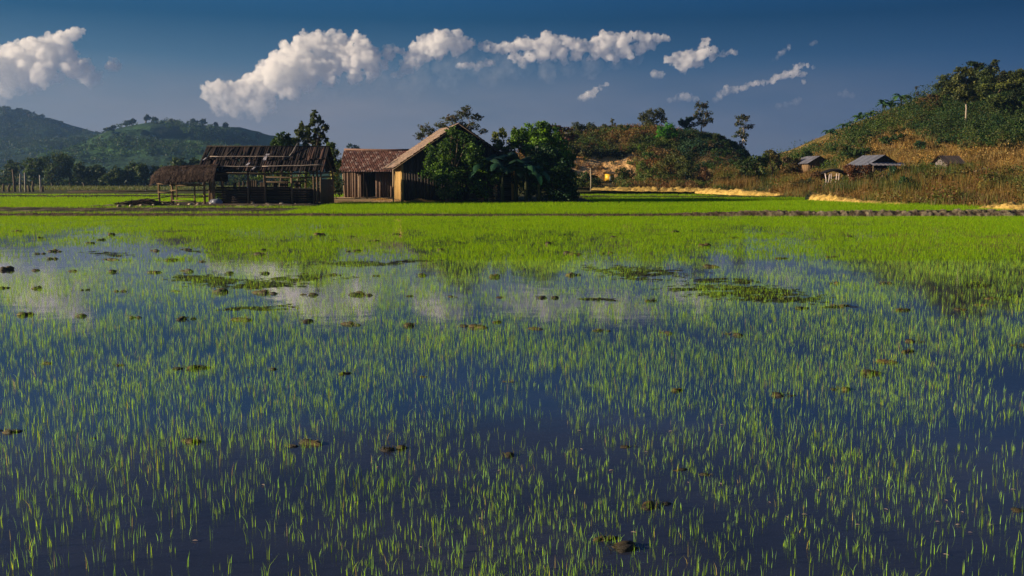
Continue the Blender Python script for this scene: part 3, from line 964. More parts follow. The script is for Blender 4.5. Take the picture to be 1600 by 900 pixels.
def cloud(label, puffs, fade0, fadel, seed, dens=1.0, vox=3.2, thick=1.0):
    """puffs (px, py, r px); each puff grows smaller ones, the union is remeshed"""
    r = np.random.default_rng(seed)
    s = CD / F
    S = []
    link_ = [((a_[0] + b_[0]) / 2 + r.normal(0, 1.2), (a_[1] + b_[1]) / 2 + r.normal(0, 1.2), (a_[2] + b_[2]) * 0.5 * r.uniform(0.5, 0.9)) for a_, b_ in zip(puffs[:-1], puffs[1:]) if math.hypot(a_[0] - b_[0], a_[1] - b_[1]) < 19]
    puffs = [(a_ + r.normal(0, 0.12) * c_, b_ + r.normal(0, 0.12) * c_, c_ * r.uniform(0.8, 1.15)) for a_, b_, c_ in puffs] + link_
    for (x, y, rr) in puffs:
        c = W(x, y, CD + r.uniform(-1, 1) * 8 * s * thick); R = (rr * (1.18 if dens > 0.95 else 1.05) + (1.6 if dens > 0.95 else 0.7)) * s
        S.append((c, R))
        for k in range(13):
            d = r.normal(0, 1, 3); d[1] -= 0.3; d[2] += 0.3; d /= np.linalg.norm(d)
            R2 = R * r.uniform(0.2, 0.5); c2 = c + d * R * r.uniform(0.7, 1.0)
            S.append((c2, R2))
            for q in range(4):
                e = r.normal(0, 1, 3) + d * 1.0; e /= np.linalg.norm(e)
                S.append((c2 + e * R2 * 0.85, R2 * r.uniform(0.25, 0.5)))
    IV, IT = ico(1)
    V = np.concatenate([c + IV * R * (0.85 + 0.3 * r.uniform(0, 1, (len(IV), 1))) for c, R in S])
    T = np.concatenate([IT + i * len(IV) for i in range(len(S))])
    zf = W(800, fade0, CD)[2] - 2; zl = max(fadel, 5) * s
    mt = cloud_mat(zf, zl, 0.042 * dens ** 2)
    o = mobj('cloud', V, [T], mt)
    m = o.modifiers.new('r', 'REMESH'); m.mode = 'VOXEL'; m.voxel_size = vox; m.use_smooth_shade = True
    tex = bpy.data.textures.new('billow', 'CLOUDS'); tex.noise_scale = 34.0; tex.noise_depth = 3
    dm = o.modifiers.new('d', 'DISPLACE'); dm.texture = tex; dm.strength = 20.0; dm.mid_level = 0.5; dm.texture_coords = 'LOCAL'
    tex2 = bpy.data.textures.new('fine_billow', 'CLOUDS'); tex2.noise_scale = 13.0; tex2.noise_depth = 2
    dm2 = o.modifiers.new('e', 'DISPLACE'); dm2.texture = tex2; dm2.strength = 11.0; dm2.mid_level = 0.5; dm2.texture_coords = 'LOCAL'
    dg = bpy.context.evaluated_depsgraph_get()
    me = bpy.data.meshes.new_from_object(o.evaluated_get(dg))
    o.modifiers.clear()
    old = o.data; o.data = me; bpy.data.meshes.remove(old); me.name = 'cloud'
    co = np.empty(len(me.vertices) * 3, np.float32); me.vertices.foreach_get('co', co); co = co.reshape(-1, 3)
    for at_ in list(me.color_attributes): me.color_attributes.remove(at_)
    me.polygons.foreach_set('use_smooth', np.ones(len(me.polygons), bool))
    if not me.materials: me.materials.append(mt)
    return tag(o, label, 'cloud')


cloud('white topped cumulus rising over the dark hill at the edge of the sky', [(-30, 110, 20), (-10, 100, 18), (0, 97, 16), (18, 84, 13), (35, 78, 12), (50, 75, 12), (65, 74, 12), (80, 67, 11), (95, 62, 9), (108, 55, 8), (118, 53, 7), (128, 49, 4), (15, 105, 20), (45, 98, 20), (75, 90, 18), (100, 78, 14), (30, 120, 20), (70, 112, 20), (105, 98, 16), (0, 130, 20), (120, 110, 16), (140, 120, 14)], 96, 80, 1)
cloud('tiny white puff beside the tall cumulus above the dark hill', [(170, 104, 5), (177, 99, 6), (182, 104, 6), (174, 109, 4)], 104, 16, 2)
cloud('huge cumulus tower with a warm lit flank above the open shed', [(328, 146, 10), (342, 141, 11), (357, 139, 10), (372, 137, 9), (388, 134, 11), (402, 124, 12), (415, 112, 13), (430, 103, 14), (447, 91, 14), (463, 82, 13), (478, 74, 12), (492, 66, 10), (505, 60, 9), (520, 57, 8), (532, 60, 8),
      (410, 140, 16), (430, 125, 18), (455, 110, 20), (480, 98, 20), (505, 82, 18), (525, 74, 12), (350, 156, 13), (380, 155, 15), (415, 158, 15), (450, 135, 16), (480, 122, 16), (505, 110, 14), (340, 165, 12), (370, 170, 14), (400, 172, 14)], 128, 84, 3)
cloud('second cumulus tower standing beside the huge lit one', [(556, 60, 7), (566, 63, 7), (552, 70, 9), (544, 82, 12), (532, 93, 13), (522, 106, 12), (517, 120, 9), (513, 131, 6), (548, 100, 16), (562, 85, 14), (575, 92, 13), (586, 84, 7), (590, 98, 9), (580, 112, 9), (578, 126, 5), (555, 118, 9)], 118, 52, 4)
cloud('broken grey and white cloud scraps between the big towers', [(604, 80, 6), (614, 74, 4), (622, 78, 4), (603, 92, 5), (600, 106, 6), (628, 80, 3), (592, 115, 3), (612, 86, 6)], 104, 44, 5, dens=0.98)
cloud('curved white cumulus arch over the gap between the two houses', [(616, 118, 4), (626, 113, 6), (636, 107, 8), (643, 97, 9), (641, 88, 7), (650, 80, 10), (660, 71, 9), (672, 63, 8), (684, 58, 7), (697, 55, 6), (708, 54, 5), (716, 55, 5), (700, 65, 11), (682, 74, 12), (688, 85, 8), (664, 88, 10), (724, 62, 5), (652, 96, 9), (730, 70, 8), (714, 72, 10)], 98, 56, 6)
cloud('small flat cloud hanging under the long cloud bank', [(718, 103, 5), (728, 104, 6), (738, 103, 6), (750, 102, 6), (762, 99, 6), (771, 98, 4), (745, 107, 5)], 100, 18, 7, dens=0.9)
cloud('long white cloud bank stretched above the leafy trees', [(735, 68, 4), (750, 72, 4), (765, 71, 5), (760, 77, 4), (775, 77, 6), (790, 76, 7), (805, 74, 7), (818, 66, 7), (826, 72, 8), (843, 70, 8), (853, 58, 6), (858, 66, 9), (872, 66, 8), (886, 64, 6), (900, 72, 9), (915, 73, 8), (932, 68, 8), (945, 60, 7), (958, 59, 6), (970, 64, 8), (986, 58, 6), (1000, 58, 6), (1013, 59, 6), (1026, 60, 5), (1037, 60, 4), (1045, 61, 2.5),
      (828, 86, 10), (850, 82, 11), (875, 82, 11), (900, 86, 9), (930, 82, 11), (952, 82, 11), (976, 78, 11), (1000, 74, 9), (1018, 70, 7), (805, 88, 7), (815, 98, 5), (960, 91, 6), (985, 88, 5)], 90, 36, 8)
cloud('pinkish cumulus cloud with a peaked top above the wooded hill', [(1103, 66, 4), (1098, 70, 3.5), (1045, 94, 5), (1056, 92, 6), (1068, 89, 7), (1082, 86, 7), (1095, 85, 7), (1108, 80, 6), (1116, 78, 5), (1062, 103, 6), (1075, 99, 8), (1092, 95, 7), (1026, 117, 4), (1034, 118, 4), (1020, 115, 3), (1112, 90, 4), (1130, 84, 3.5), (1142, 82, 3), (1151, 82, 2), (1066, 110, 4)], 104, 26, 9)
cloud('long slanting pink cloud streak in front of the dark blue sky', [(1262, 102, 3.5), (1252, 103, 4), (1270, 106, 3), (1243, 108, 5), (1238, 116, 5), (1255, 117, 4), (1227, 118, 5), (1213, 122, 5), (1207, 128, 5), (1192, 130, 4), (1178, 131, 4), (1165, 136, 5), (1150, 140, 5), (1136, 143, 6), (1126, 149, 6), (1118, 156, 5), (1256, 128, 3)], 134, 34, 10, dens=0.85)
cloud('faint pink cloud low behind the tall hilltop tree', [(1048, 156, 4), (1058, 152, 5), (1067, 150, 5), (1076, 153, 5), (1090, 156, 4)], 150, 26, 12, dens=0.55)
cloud('small slanted cloud alone in the blue under the cloud bank', [(906, 154, 3.5), (914, 151, 5), (923, 147, 5.5), (932, 141, 5), (940, 136, 4), (948, 132, 3), (927, 150, 4)], 146, 22, 11, dens=0.9)
cloud('thin cloud wisp above the slanting pink streak', [(1213, 90, 3), (1220, 84, 3.5), (1227, 78, 3.5), (1233, 74, 2.5), (1207, 94, 2)], 80, 30, 13, dens=0.5)
cloud('faint small wisp highest in the dark blue', [(1270, 70, 3), (1274, 65, 3)], 66, 26, 14, dens=0.4)
cloud('faint pale wisp low beside the slanting streak', [(1215, 166, 3.5), (1228, 164, 4), (1243, 160, 5), (1250, 156, 3.5)], 160, 26, 15, dens=0.35)
cloud('faint wisp of cloud over the valley between the hills', [(1312, 147, 3.5), (1322, 146, 5), (1332, 149, 4)], 147, 20, 16, dens=0.32)

cloud('broad thin grey cloud layer hanging beneath the long cloud bank and the arch', [(430, 150, 18), (455, 150, 20), (485, 145, 20), (515, 140, 20), (545, 140, 18), (575, 130, 18), (600, 120, 20), (625, 130, 18), (655, 118, 20), (690, 108, 22), (720, 100, 20), (750, 100, 18), (785, 104, 20), (820, 106, 18), (855, 108, 18), (890, 106, 18), (925, 103, 18), (960, 96, 16), (990, 92, 14), (610, 100, 18), (735, 85, 16), (770, 90, 14), (640, 145, 16), (700, 130, 18), (760, 122, 16)], 120, 75, 21, dens=0.2)


# ------------------------------------------------------------------ buildings
def planks(mb, x0, x1, y, z0, ztop, wd, r, col, th=0.03, gap=0.006, skip=None, axis='x', jit=0.2):
    """vertical boards along x (or along y) between z0 and ztop(x)"""
    x = x0
    while x < x1 - 0.02:
        w_ = min(wd * r.uniform(0.75, 1.3), x1 - x)
        xc = x + w_ / 2
        if not (skip and skip(xc)):
            zt = ztop(xc) + r.uniform(-0.02, 0.02); zb = z0 + r.uniform(0, 0.05)
            k = 1 + r.uniform(-jit, jit)
            c = np.asarray(col) * k
            yy = y + r.uniform(-0.008, 0.008)
            if axis == 'x': mb.box((xc, yy, (zt + zb) / 2), (w_ - gap, th, zt - zb), col=c)
            else: mb.box((yy, xc, (zt + zb) / 2), (th, w_ - gap, zt - zb), col=c)
        x += w_


def tile_slope(mb, x0, x1, p_top, p_bot, rows, cols, r, base=(0.16, 0.075, 0.055), inv=False):
    """tiled slope between ridge line (y,z) and eave line (y,z), running along x"""
    nu, nvv = cols * 6 + 1, rows * 4 + 1
    u = np.linspace(0, 1, nu); v = np.linspace(0, 1, nvv)
    U, Vv = np.meshgrid(u, v, indexing='ij')
    y = p_top[0] + (p_bot[0] - p_top[0]) * Vv; z = p_top[1] + (p_bot[1] - p_top[1]) * Vv
    rowp = Vv * rows - np.floor(np.minimum(Vv * rows, rows - 1e-6)); rowi = np.floor(np.minimum(Vv * rows, rows - 1e-6))
    colp = U * cols + 0.5 * (rowi % 2); ci = np.floor(colp)
    off = 0.045 * rowp + 0.035 * np.abs(np.sin(np.pi * colp)) ** 0.7 + 0.02 * (hsh(ci, rowi, 5) - 0.5)
    ln = math.hypot(p_bot[0] - p_top[0], p_bot[1] - p_top[1])
    ny, nz = -(p_bot[1] - p_top[1]) / ln, (p_bot[0] - p_top[0]) / ln
    if nz < 0: ny, nz = -ny, -nz
    sag = -0.05 * np.sin(np.pi * U) * (1 - Vv) + 0.03 * (fbm(U * 6, Vv * 3, 6) - 0.5)
    P = np.stack([x0 + (x1 - x0) * U, y + ny * off, z + nz * off + sag], -1)
    k = hsh(ci, rowi, 9)[..., None]
    k2 = (hsh(ci, rowi, 19) > 0.8)[..., None]
    C = np.asarray(base) * (0.6 + 0.9 * k) * (1 - k2) + np.array([0.33, 0.23, 0.19]) * k2 * (0.7 + 0.5 * k)
    edge = (rowp > 0.8)[..., None]
    C = C * (1 - edge) + edge * np.array([0.36, 0.24, 0.19]) * (0.6 + 0.8 * k)  # sun highlights painted as pale lower edges of the tile courses
    mb.grid(P, C)
    # underside
    Pu = np.stack([x0 + (x1 - x0) * U[::6, ::4], y[::6, ::4] - ny * 0.05, z[::6, ::4] - nz * 0.05 + sag[::6, ::4]], -1)
    mb.grid(Pu, (0.06, 0.045, 0.035))


r = np.random.default_rng(77)
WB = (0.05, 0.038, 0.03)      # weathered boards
# yard
def pad(name, poly_x, poly_y, z, seed, colf, res=0.35, edge=0.5):
    xs = np.arange(poly_x[0], poly_x[1] + res, res); ys = np.arange(poly_y[0], poly_y[1] + res, res)
    X, Y = np.meshgrid(xs, ys, indexing='ij')
    Ye = Y + (fbm(X * 0.5, Y * 0 + 2, seed) - 0.5) * 0.9 * (1 - (Y - poly_y[0]) / (poly_y[1] - poly_y[0]))
    N = fbm(X * 1.4, Y * 1.4, seed + 1, 4)
    dd = np.minimum(np.minimum(X - poly_x[0], poly_x[1] - X), np.minimum(Y - poly_y[0], poly_y[1] - Y)) / edge
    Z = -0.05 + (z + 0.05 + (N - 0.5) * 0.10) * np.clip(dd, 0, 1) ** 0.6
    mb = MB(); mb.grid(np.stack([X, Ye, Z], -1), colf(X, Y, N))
    return tag(mb.build(name, M_SOIL), kind='structure')


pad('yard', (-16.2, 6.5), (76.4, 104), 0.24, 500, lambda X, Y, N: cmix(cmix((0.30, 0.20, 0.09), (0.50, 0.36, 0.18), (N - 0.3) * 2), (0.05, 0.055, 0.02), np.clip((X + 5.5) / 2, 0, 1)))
pad('shed_yard', (-25.2, -12.9), (66.4, 75.3), 0.20, 510, lambda X, Y, N: cmix((0.06, 0.045, 0.03), (0.20, 0.15, 0.09), (N - 0.4) * 3))

# --- open shed
SB = W(411, 318, 70.0); SB[2] = 0.16
shed = thing('open_shed', 'long open shed of dark timber under a ragged plank roof with light poles', 'shed', tuple(SB))
HX, DY = 4.25, 4.6
mb = MB()
SX0, SX1 = -HX, HX
RZ, EZ = 3.98, 2.28


def roofz(y):          # front slope y -0.35..2.3, back slope to 4.95
    return EZ + (RZ - EZ) * (1 - abs(y - 2.3) / 2.65)


for side in (0, 1):
    x = SX0 - 0.1
    while x < SX1 + 0.05:
        w_ = r.uniform(0.10, 0.24)
        for lay in range(2):
            t0 = 0 if lay == 0 else 0.44 + r.uniform(-0.06, 0.06)
            t1 = 0.55 + r.uniform(-0.05, 0.06) if lay == 0 else 1.0 + r.uniform(-0.04, 0.05)
            ya, yb = (2.3 - 2.65 * t0, 2.3 - 2.65 * t1) if side == 0 else (2.3 + 2.65 * t0, 2.3 + 2.65 * t1)
            za = RZ - (RZ - EZ) * t0 + (0.07 if lay == 0 else 0.0) + r.uniform(-0.015, 0.02); zb = RZ - (RZ - EZ) * t1 + (0.07 if lay == 0 else 0) + r.uniform(-0.02, 0.03)
            sk = r.normal(0, 0.03)
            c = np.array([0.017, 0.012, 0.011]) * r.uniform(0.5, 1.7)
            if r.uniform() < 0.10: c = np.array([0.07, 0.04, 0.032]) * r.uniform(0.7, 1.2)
            if r.uniform() > 0.02:
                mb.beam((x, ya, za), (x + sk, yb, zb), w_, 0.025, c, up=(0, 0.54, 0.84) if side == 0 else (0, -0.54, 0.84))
        x += w_ * 0.86
mb.beam((SX0 - 0.15, 2.3, RZ + 0.07), (SX1 + 0.1, 2.3, RZ + 0.05), 0.24, 0.06, (0.05, 0.04, 0.03))
rf = mb.build('roof', M_WOOD, shed)
for (tt, xa, xb, zz) in ((0.47, -HX + 0.35, 1.9, 0.11), (0.90, -HX - 0.2, -0.1, 0.13), (0.88, 0.0, HX + 0.1, 0.10)):
    mb = MB()
    pts = []
    for k in range(9):
        q = k / 8
        pts.append((xa + (xb - xa) * q, 2.3 - 2.65 * tt + r.normal(0, 0.01), RZ - (RZ - EZ) * tt + zz + r.normal(0, 0.012) + (0.10 * q if xa > -0.1 else 0)))
    mb.tube(pts, 0.035, 6, (0.34, 0.28, 0.24))
    mb.build('roof_pole', M_WOOD, rf, True)
mb = MB(); mb.tube([(2.05, 2.1, 4.25), (1.85, 1.5, 3.65), (1.70, 1.1, 3.35)], 0.04, 6, (0.36, 0.31, 0.27)); mb.build('roof_pole', M_WOOD, rf, True)
mb = MB(); mb.tube([(-2.55, 1.9, 3.85), (-2.75, 1.2, 3.40), (-2.8, 1.05, 3.3)], 0.03, 6, (0.30, 0.22, 0.16)); mb.build('roof_pole', M_WOOD, rf, True)
for (xx, tt, ww, hh_) in ((-0.95, 0.80, 0.16, 0.34), (0.02, 0.55, 0.22, 0.55), (-0.45, 0.97, 0.13, 0.30), (-4.1, 0.58, 0.10, 0.36), (0.1, 0.40, 0.26, 0.2)):
    mb = MB()
    y0 = 2.3 - 2.65 * tt; z0 = RZ - (RZ - EZ) * tt + 0.13
    Pq = np.zeros((5, 6, 3))
    for i_ in range(5):
        for j_ in range(6):
            Pq[i_, j_] = (xx + (i_ / 4 - 0.5) * ww + j_ * -0.03 * (ww < 0.2), y0 - (j_ / 5 - 0.5) * hh_ * 0.84, z0 - (j_ / 5 - 0.5) * hh_ * 0.54 + 0.03 * math.sin(i_ * 2.1 + j_ * 1.7))
    mb.grid(Pq, (0.55, 0.52, 0.55)); mb.grid(Pq - np.array([0, 0, 0.012]), (0.5, 0.48, 0.5))
    mb.build('roof_patch', M_METAL, rf, True)
postx = [-4.05, -3.72, -3.35, -1.0, 0.35 - 0.2, 2.05, 3.55, 3.75, 4.05]
for xx in postx:
    for yy in ((0.0,) if xx not in (-4.05, -1.0, 2.05, 4.05) else (0.0, 4.6)):
        mb = MB(); h = roofz(yy) - 0.02
        mb.tube([(xx, yy, -0.15), (xx + r.normal(0, 0.03), yy, h * 0.5), (xx + r.normal(0, 0.02), yy, h)], [0.085, 0.075, 0.065], 7, np.array([0.16, 0.11, 0.07]) * r.uniform(0.7, 1.4))
        mb.build('post', M_WOOD, shed, True)
for zz, xa, xb, y0 in ((2.12, -4.1, 4.15, 0.0), (1.86, -1.0, 4.1, 4.6), (2.15, -4.1, 4.1, 4.6), (1.52, -1.0, 2.1, 4.6)):
    mb = MB(); mb.tube([(xa, y0 - 0.06, zz), ((xa + xb) / 2, y0 - 0.06, zz - 0.06), (xb, y0 - 0.06, zz + 0.02)], 0.055, 6, (0.10, 0.075, 0.05)); mb.build('rail', M_WOODH, shed, True)
# low board walls: back and partly front, with slots of light
mb = MB()
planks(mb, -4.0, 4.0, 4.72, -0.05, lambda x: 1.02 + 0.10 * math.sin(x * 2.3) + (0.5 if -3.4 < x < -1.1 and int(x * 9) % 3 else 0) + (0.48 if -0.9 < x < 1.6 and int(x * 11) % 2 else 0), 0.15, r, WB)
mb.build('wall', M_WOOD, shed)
mb = MB()
for k in range(7):
    z = 0.05 + k * 0.165
    xa, xb = -3.3 + r.uniform(-0.05, 0.05), 3.5
    for (a_, b_) in ((xa, -0.9), (-0.9, 2.0), (2.0, xb)):
        if b_ > 2.1 and k == 6: continue
        mb.box(((a_ + b_) / 2, 0.14 + r.uniform(-0.01, 0.01), z + 0.075), (b_ - a_ - 0.02, 0.025, 0.15), col=np.array(WB) * r.uniform(0.5, 1.1))
mb.build('wall', M_WOODH, shed)
mb = MB()
mb.box((2.78, 0.12, 1.04), (1.5, 0.12, 0.07), col=(0.36, 0.25, 0.14))
mb.build('shelf', M_WOODH, shed)
# slatted right end
mb = MB()
planks(mb, 0.0, 4.6, 4.1, 0.0, lambda y: min(roofz(y) - 0.1, 1.7), 0.2, r, (0.11, 0.09, 0.06), axis='y')
mb.build('wall', M_WOOD, shed)

# --- thatched pen (lean-to) at the left end
PB = W(287, 320, 68.6); PB[2] = 0.14
pen = thing('thatched_pen', 'small pole pen with a sagging thatch roof joined to the open shed', 'animal pen', tuple(PB))
xa, xb = -2.0, 2.35
nu, nv_ = 60, 26
U, Vv = np.meshgrid(np.linspace(0, 1, nu), np.linspace(0, 1, nv_), indexing='ij')
X = xa - 0.15 * np.sin(Vv * np.pi) + (xb - xa) * U
Y = -0.55 + 3.2 * Vv
arch = np.sin(np.clip(Vv * 0.98 + 0.02, 0, 1) * np.pi) ** 0.55
endd = np.clip(U * 6, 0, 1) ** 0.5
Z = 1.62 + 0.95 * arch * (0.55 + 0.45 * endd) + 0.10 * (fbm(U * 22, Vv * 5, 501, 3) - 0.5) - 0.18 * (1 - endd) + 0.12 * U
low_ = (Vv < 0.08); Z = Z - low_ * 0.20 * fbm(U * 30, U * 0, 502, 2)
mb = MB()
kk = fbm(U * 40, Vv * 6, 503, 3)[..., None]
mb.grid(np.stack([X, Y, Z], -1), np.array([0.06, 0.043, 0.034]) * (0.4 + 1.5 * kk))
mb.grid(np.stack([X, Y, Z - 0.16], -1), (0.03, 0.02, 0.015))
pr = mb.build('roof', M_THATCH, pen)
n = 5200
uu, v2 = r.uniform(0, 1, n), r.uniform(0, 1, n) ** 1.3
ii = (uu * (nu - 1)).astype(int); jj = (v2 * (nv_ - 1)).astype(int)
P0 = np.stack([X[ii, jj], Y[ii, jj], Z[ii, jj] + 0.02], 1) + r.normal(0, 0.03, (n, 3))
dr = np.stack([r.normal(0, 0.10, n), np.where(v2 < 0.5, -0.34, 0.34), np.where(v2 < 0.25, -0.32, -0.08) + r.normal(0, 0.06, n)], 1) * r.uniform(0.5, 1.2, (n, 1))
wv = np.stack([np.full(n, 0.018), np.zeros(n), np.zeros(n)], 1)
V = np.stack([P0 - wv, P0 + wv, P0 + dr], 1).reshape(-1, 3)
cc = np.repeat(np.array([0.085, 0.058, 0.044]) * r.uniform(0.4, 1.9, (n, 1)), 3, 0)
mobj('thatch_straw', V, [np.arange(3 * n).reshape(-1, 3)], M_THATCH, cc, pr)
for (xx, yy, rr_, zz) in ((-1.62, 0, 0.07, 1.75), (-1.1, 1.9, 0.04, 1.8), (-0.72, 0, 0.08, 1.8), (1.05 - 0.3, 0, 0.06, 1.45), (1.35, 0.3, 0.07, 1.8), (1.62, 0.9, 0.06, 1.9), (2.0, 0.0, 0.08, 1.9), (-1.62, 2.3, 0.06, 1.8), (0.75, 2.3, 0.06, 1.8), (2.0, 2.3, 0.06, 1.9)):
    mb = MB(); mb.tube([(xx, yy, -0.15), (xx + r.normal(0, 0.04), yy, zz * 0.5), (xx + r.normal(0, 0.03), yy, zz)], [rr_, rr_ * 0.95, rr_ * 0.85], 7, np.array([0.22, 0.15, 0.08]) * r.uniform(0.7, 1.3)); mb.build('post', M_WOOD, pen, True)
for (x0, x1, z0, z1, yy) in ((-1.75, 1.2, 1.42, 1.40, -0.08), (-1.7, -0.6, 0.86, 0.84, -0.08), (-0.8, 1.3, 0.98, 0.98, -0.1), (-1.6, -0.6, 0.22, 0.2, -0.08), (-0.7, 0.9, 0.30, 0.24, -0.1), (-1.7, 1.1, 0.95, 0.95, 2.35), (-1.7, 1.1, 0.5, 0.5, 2.35), (-1.7, 0.8, 1.3, 1.3, 2.35)):
    mb = MB(); mb.tube([(x0, yy, z0), ((x0 + x1) / 2, yy, z0 - 0.03), (x1, yy, z1)], 0.04, 6, np.array([0.17, 0.12, 0.07]) * r.uniform(0.7, 1.4)); mb.build('rail', M_WOODH, pen, True)
mb = MB(); mb.tube([(-8.0, 0.3, 0.86), (-4.5, 0.25, 0.88), (-1.6, 0.1, 0.92)], 0.028, 6, (0.08, 0.06, 0.04)); mb.build('rail', M_WOODH, pen, True)

# --- brush pile, stones by the pen
bpb = W(222, 323, 66.8); bpb[2] = 0.16
bpo = thing('brush_pile', 'dark heap of cut branches on the earth strip beside the thatched pen', 'brush pile', tuple(bpb))
mb = MB()
for k in range(110):
    a_ = r.uniform(-1.5, 1.3); L = r.uniform(0.5, 1.3)
    z = abs(r.normal(0, 0.12)) + 0.05
    z *= 1.0
    hmax = 0.34 * math.exp(-(a_ / 1.0) ** 2) + 0.05
    z = r.uniform(0.02, hmax)
    d = np.array([r.normal(0, 1), r.normal(0, 0.6), r.normal(0, 0.12)]); d /= np.linalg.norm(d)
    c = np.array([a_, r.normal(0, 0.35), z])
    mb.tube([c - d * L / 2, c + (0, 0, 0.05), c + d * L / 2], [0.02, 0.022, 0.012], 5, np.array([0.06, 0.045, 0.03]) * r.uniform(0.4, 1.5))
mb.tube([(-0.3, 0, 0.3), (0.9, 0, 0.42), (2.0, 0.1, 0.62)], [0.035, 0.03, 0.025], 6, (0.12, 0.09, 0.06))
mb.tube([(0.1, 0.1, 0.35), (0.9, 0, 0.28), (1.9, 0.1, 0.12)], [0.03, 0.03, 0.025], 6, (0.10, 0.08, 0.06))
mb.build('branches', M_BARK, bpo, True)
foliage('dead_leaves', [(-0.5, 0, 0.1, 0.9, 0.5, 0.24), (0.6, 0, 0.08, 0.8, 0.5, 0.18)], 900, 0.12, [(0.035, 0.03, 0.015), (0.05, 0.035, 0.02), (0.03, 0.045, 0.015)], 530, bpo)


def stone_mesh(seed, lv=2, fl=0.6, amp=0.35):
    IV, IT = ico(lv)
    V = rough(IV, amp, 1.3, seed); V = rough(V, 0.12, 4.0, seed + 3); V[:, 2] *= fl
    return V, IT


stones = []
sd = []
for s_ in range(5):
    V, T = stone_mesh(s_)
    sd.append(raw_mesh('stone', V, [T], np.full((len(V), 3), (0.42, 0.34, 0.24)) if s_ % 2 else np.full((len(V), 3), (0.28, 0.21, 0.14))))
    sd[-1].materials.append(M_CLOD)
STONE_SPOTS = [(256, 322, 68), (268, 324, 67), (281, 325, 66.5), (297, 324, 67), (310, 321, 67.5), (318, 317, 68), (240, 326, 66), (222, 328, 65), (330, 322, 68), (345, 321, 68.5), (372, 321, 69), (395, 321, 69), (418, 320.5, 69), (440, 320, 69), (462, 320, 69), (484, 319, 69.3), (205, 329, 64), (186, 329, 63.5)]
STL = ['just right of the brush pile', 'before the left post of the thatched pen', 'before the second post of the thatched pen', 'under the low rail of the thatched pen', 'under the thick end of the thatch', 'by the joint of pen and shed', 'in front of the brush pile', 'at the left tip of the brush pile', 'beside the blue grey sack', 'right of the blue grey sack', 'before the left end of the shed wall', 'a third along the front of the shed', 'at the middle of the shed front', 'right of the middle of the shed front', 'two thirds along the front of the shed', 'before the last posts of the shed', 'on the bund left of the brush pile', 'farthest out on the bund left of the brush pile']
for k, (a_, b_, d_) in enumerate(STONE_SPOTS):
    o = bpy.data.objects.new('stone', sd[k % 5]); q = W(a_, b_, d_)
    o.location = (q[0], q[1], 0.20); s_ = r.uniform(0.07, 0.16); o.scale = (s_ * 1.3, s_, s_); o.rotation_euler = (0, 0, r.uniform(0, 6))
    link(o); tag(o, ('pale' if k % 2 else 'brown') + ' stone ' + STL[k], 'stone', 'stones at the foot of the sheds')
# blue-grey cloth bundle at the shed corner
V, T = stone_mesh(31, 3, 0.55, 0.3)
cb = mobj('cloth_sack', V * np.array([0.5, 0.3, 0.42]), [T], M_METAL, np.full((len(V), 3), (0.16, 0.18, 0.24)), smooth=True)
q = W(338, 317, 68.6); cb.location = (q[0], q[1], 0.33); tag(cb, 'blue grey sack slumped at the corner of the open shed', 'sack')

# --- tile-roofed house
HB = W(590, 308, 86.0); HB[2] = 0.24
h1 = thing('plank_house', 'small plank house with a low tiled roof and an open dark doorway', 'house', tuple(HB))
wl, wr_ = -2.95, 4.2
mb = MB(); tile_slope(mb, wl - 0.2, wr_, (2.4, 4.1), (-0.55, 2.18), 13, 36, r); tile_slope(mb, wl - 0.2, wr_, (2.4, 4.1), (5.3, 2.18), 13, 36, r)
hr = mb.build('roof', M_TILE, h1)
mb = MB(); mb.tube([(wl - 0.22, 2.4, 4.16), (0.5, 2.4, 4.10), (wr_, 2.4, 4.15)], 0.10, 7, (0.22, 0.13, 0.10)); mb.build('ridge', M_TILE, hr, True)
mb = MB()
mb.beam((wl - 0.24, 2.4, 4.02), (wl - 0.24, -0.55, 2.10), 0.04, 0.16, (0.24, 0.20, 0.16)); mb.beam((wl - 0.24, 2.4, 4.02), (wl - 0.24, 5.3, 2.10), 0.04, 0.16, (0.2, 0.17, 0.14))
mb.build('bargeboard', M_WOODH, hr)
mb = MB()
planks(mb, wl, wr_ - 0.1, 0.35, 0.02, lambda x: 2.5, 0.24, r, (0.15, 0.10, 0.075), skip=lambda x: -1.45 < x < -0.15)
mb.box((-0.8, 0.35, 2.38), (1.34, 0.05, 0.28), col=(0.10, 0.07, 0.05))
mb.build('wall', M_WOOD, h1)
for nm in ('left',):
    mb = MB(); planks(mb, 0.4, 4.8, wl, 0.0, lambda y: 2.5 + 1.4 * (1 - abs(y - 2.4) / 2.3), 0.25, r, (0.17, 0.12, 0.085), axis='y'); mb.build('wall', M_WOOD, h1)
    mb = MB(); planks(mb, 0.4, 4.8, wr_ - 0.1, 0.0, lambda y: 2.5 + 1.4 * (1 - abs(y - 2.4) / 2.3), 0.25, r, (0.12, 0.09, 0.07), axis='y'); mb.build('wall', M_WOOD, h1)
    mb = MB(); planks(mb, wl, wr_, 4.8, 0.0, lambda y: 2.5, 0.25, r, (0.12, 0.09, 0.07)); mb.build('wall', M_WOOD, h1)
mb = MB(); planks(mb, 0.38, 1.3, -1.47, 0.03, lambda y: 2.2, 0.2, r, (0.08, 0.055, 0.04), axis='y'); mb.build('door', M_WOOD, h1)
for (x0, x1, zt) in ((-2.72, -2.9, 2.3), (-1.55, -1.5, 2.3), (2.9, 2.88, 2.25)):
    mb = MB(); mb.tube([(x0, -0.25, -0.1), ((x0 + x1) / 2, -0.28, zt / 2), (x1, -0.3, zt)], [0.06, 0.055, 0.05], 7, (0.40, 0.29, 0.18)); mb.build('post', M_WOOD, h1, True)
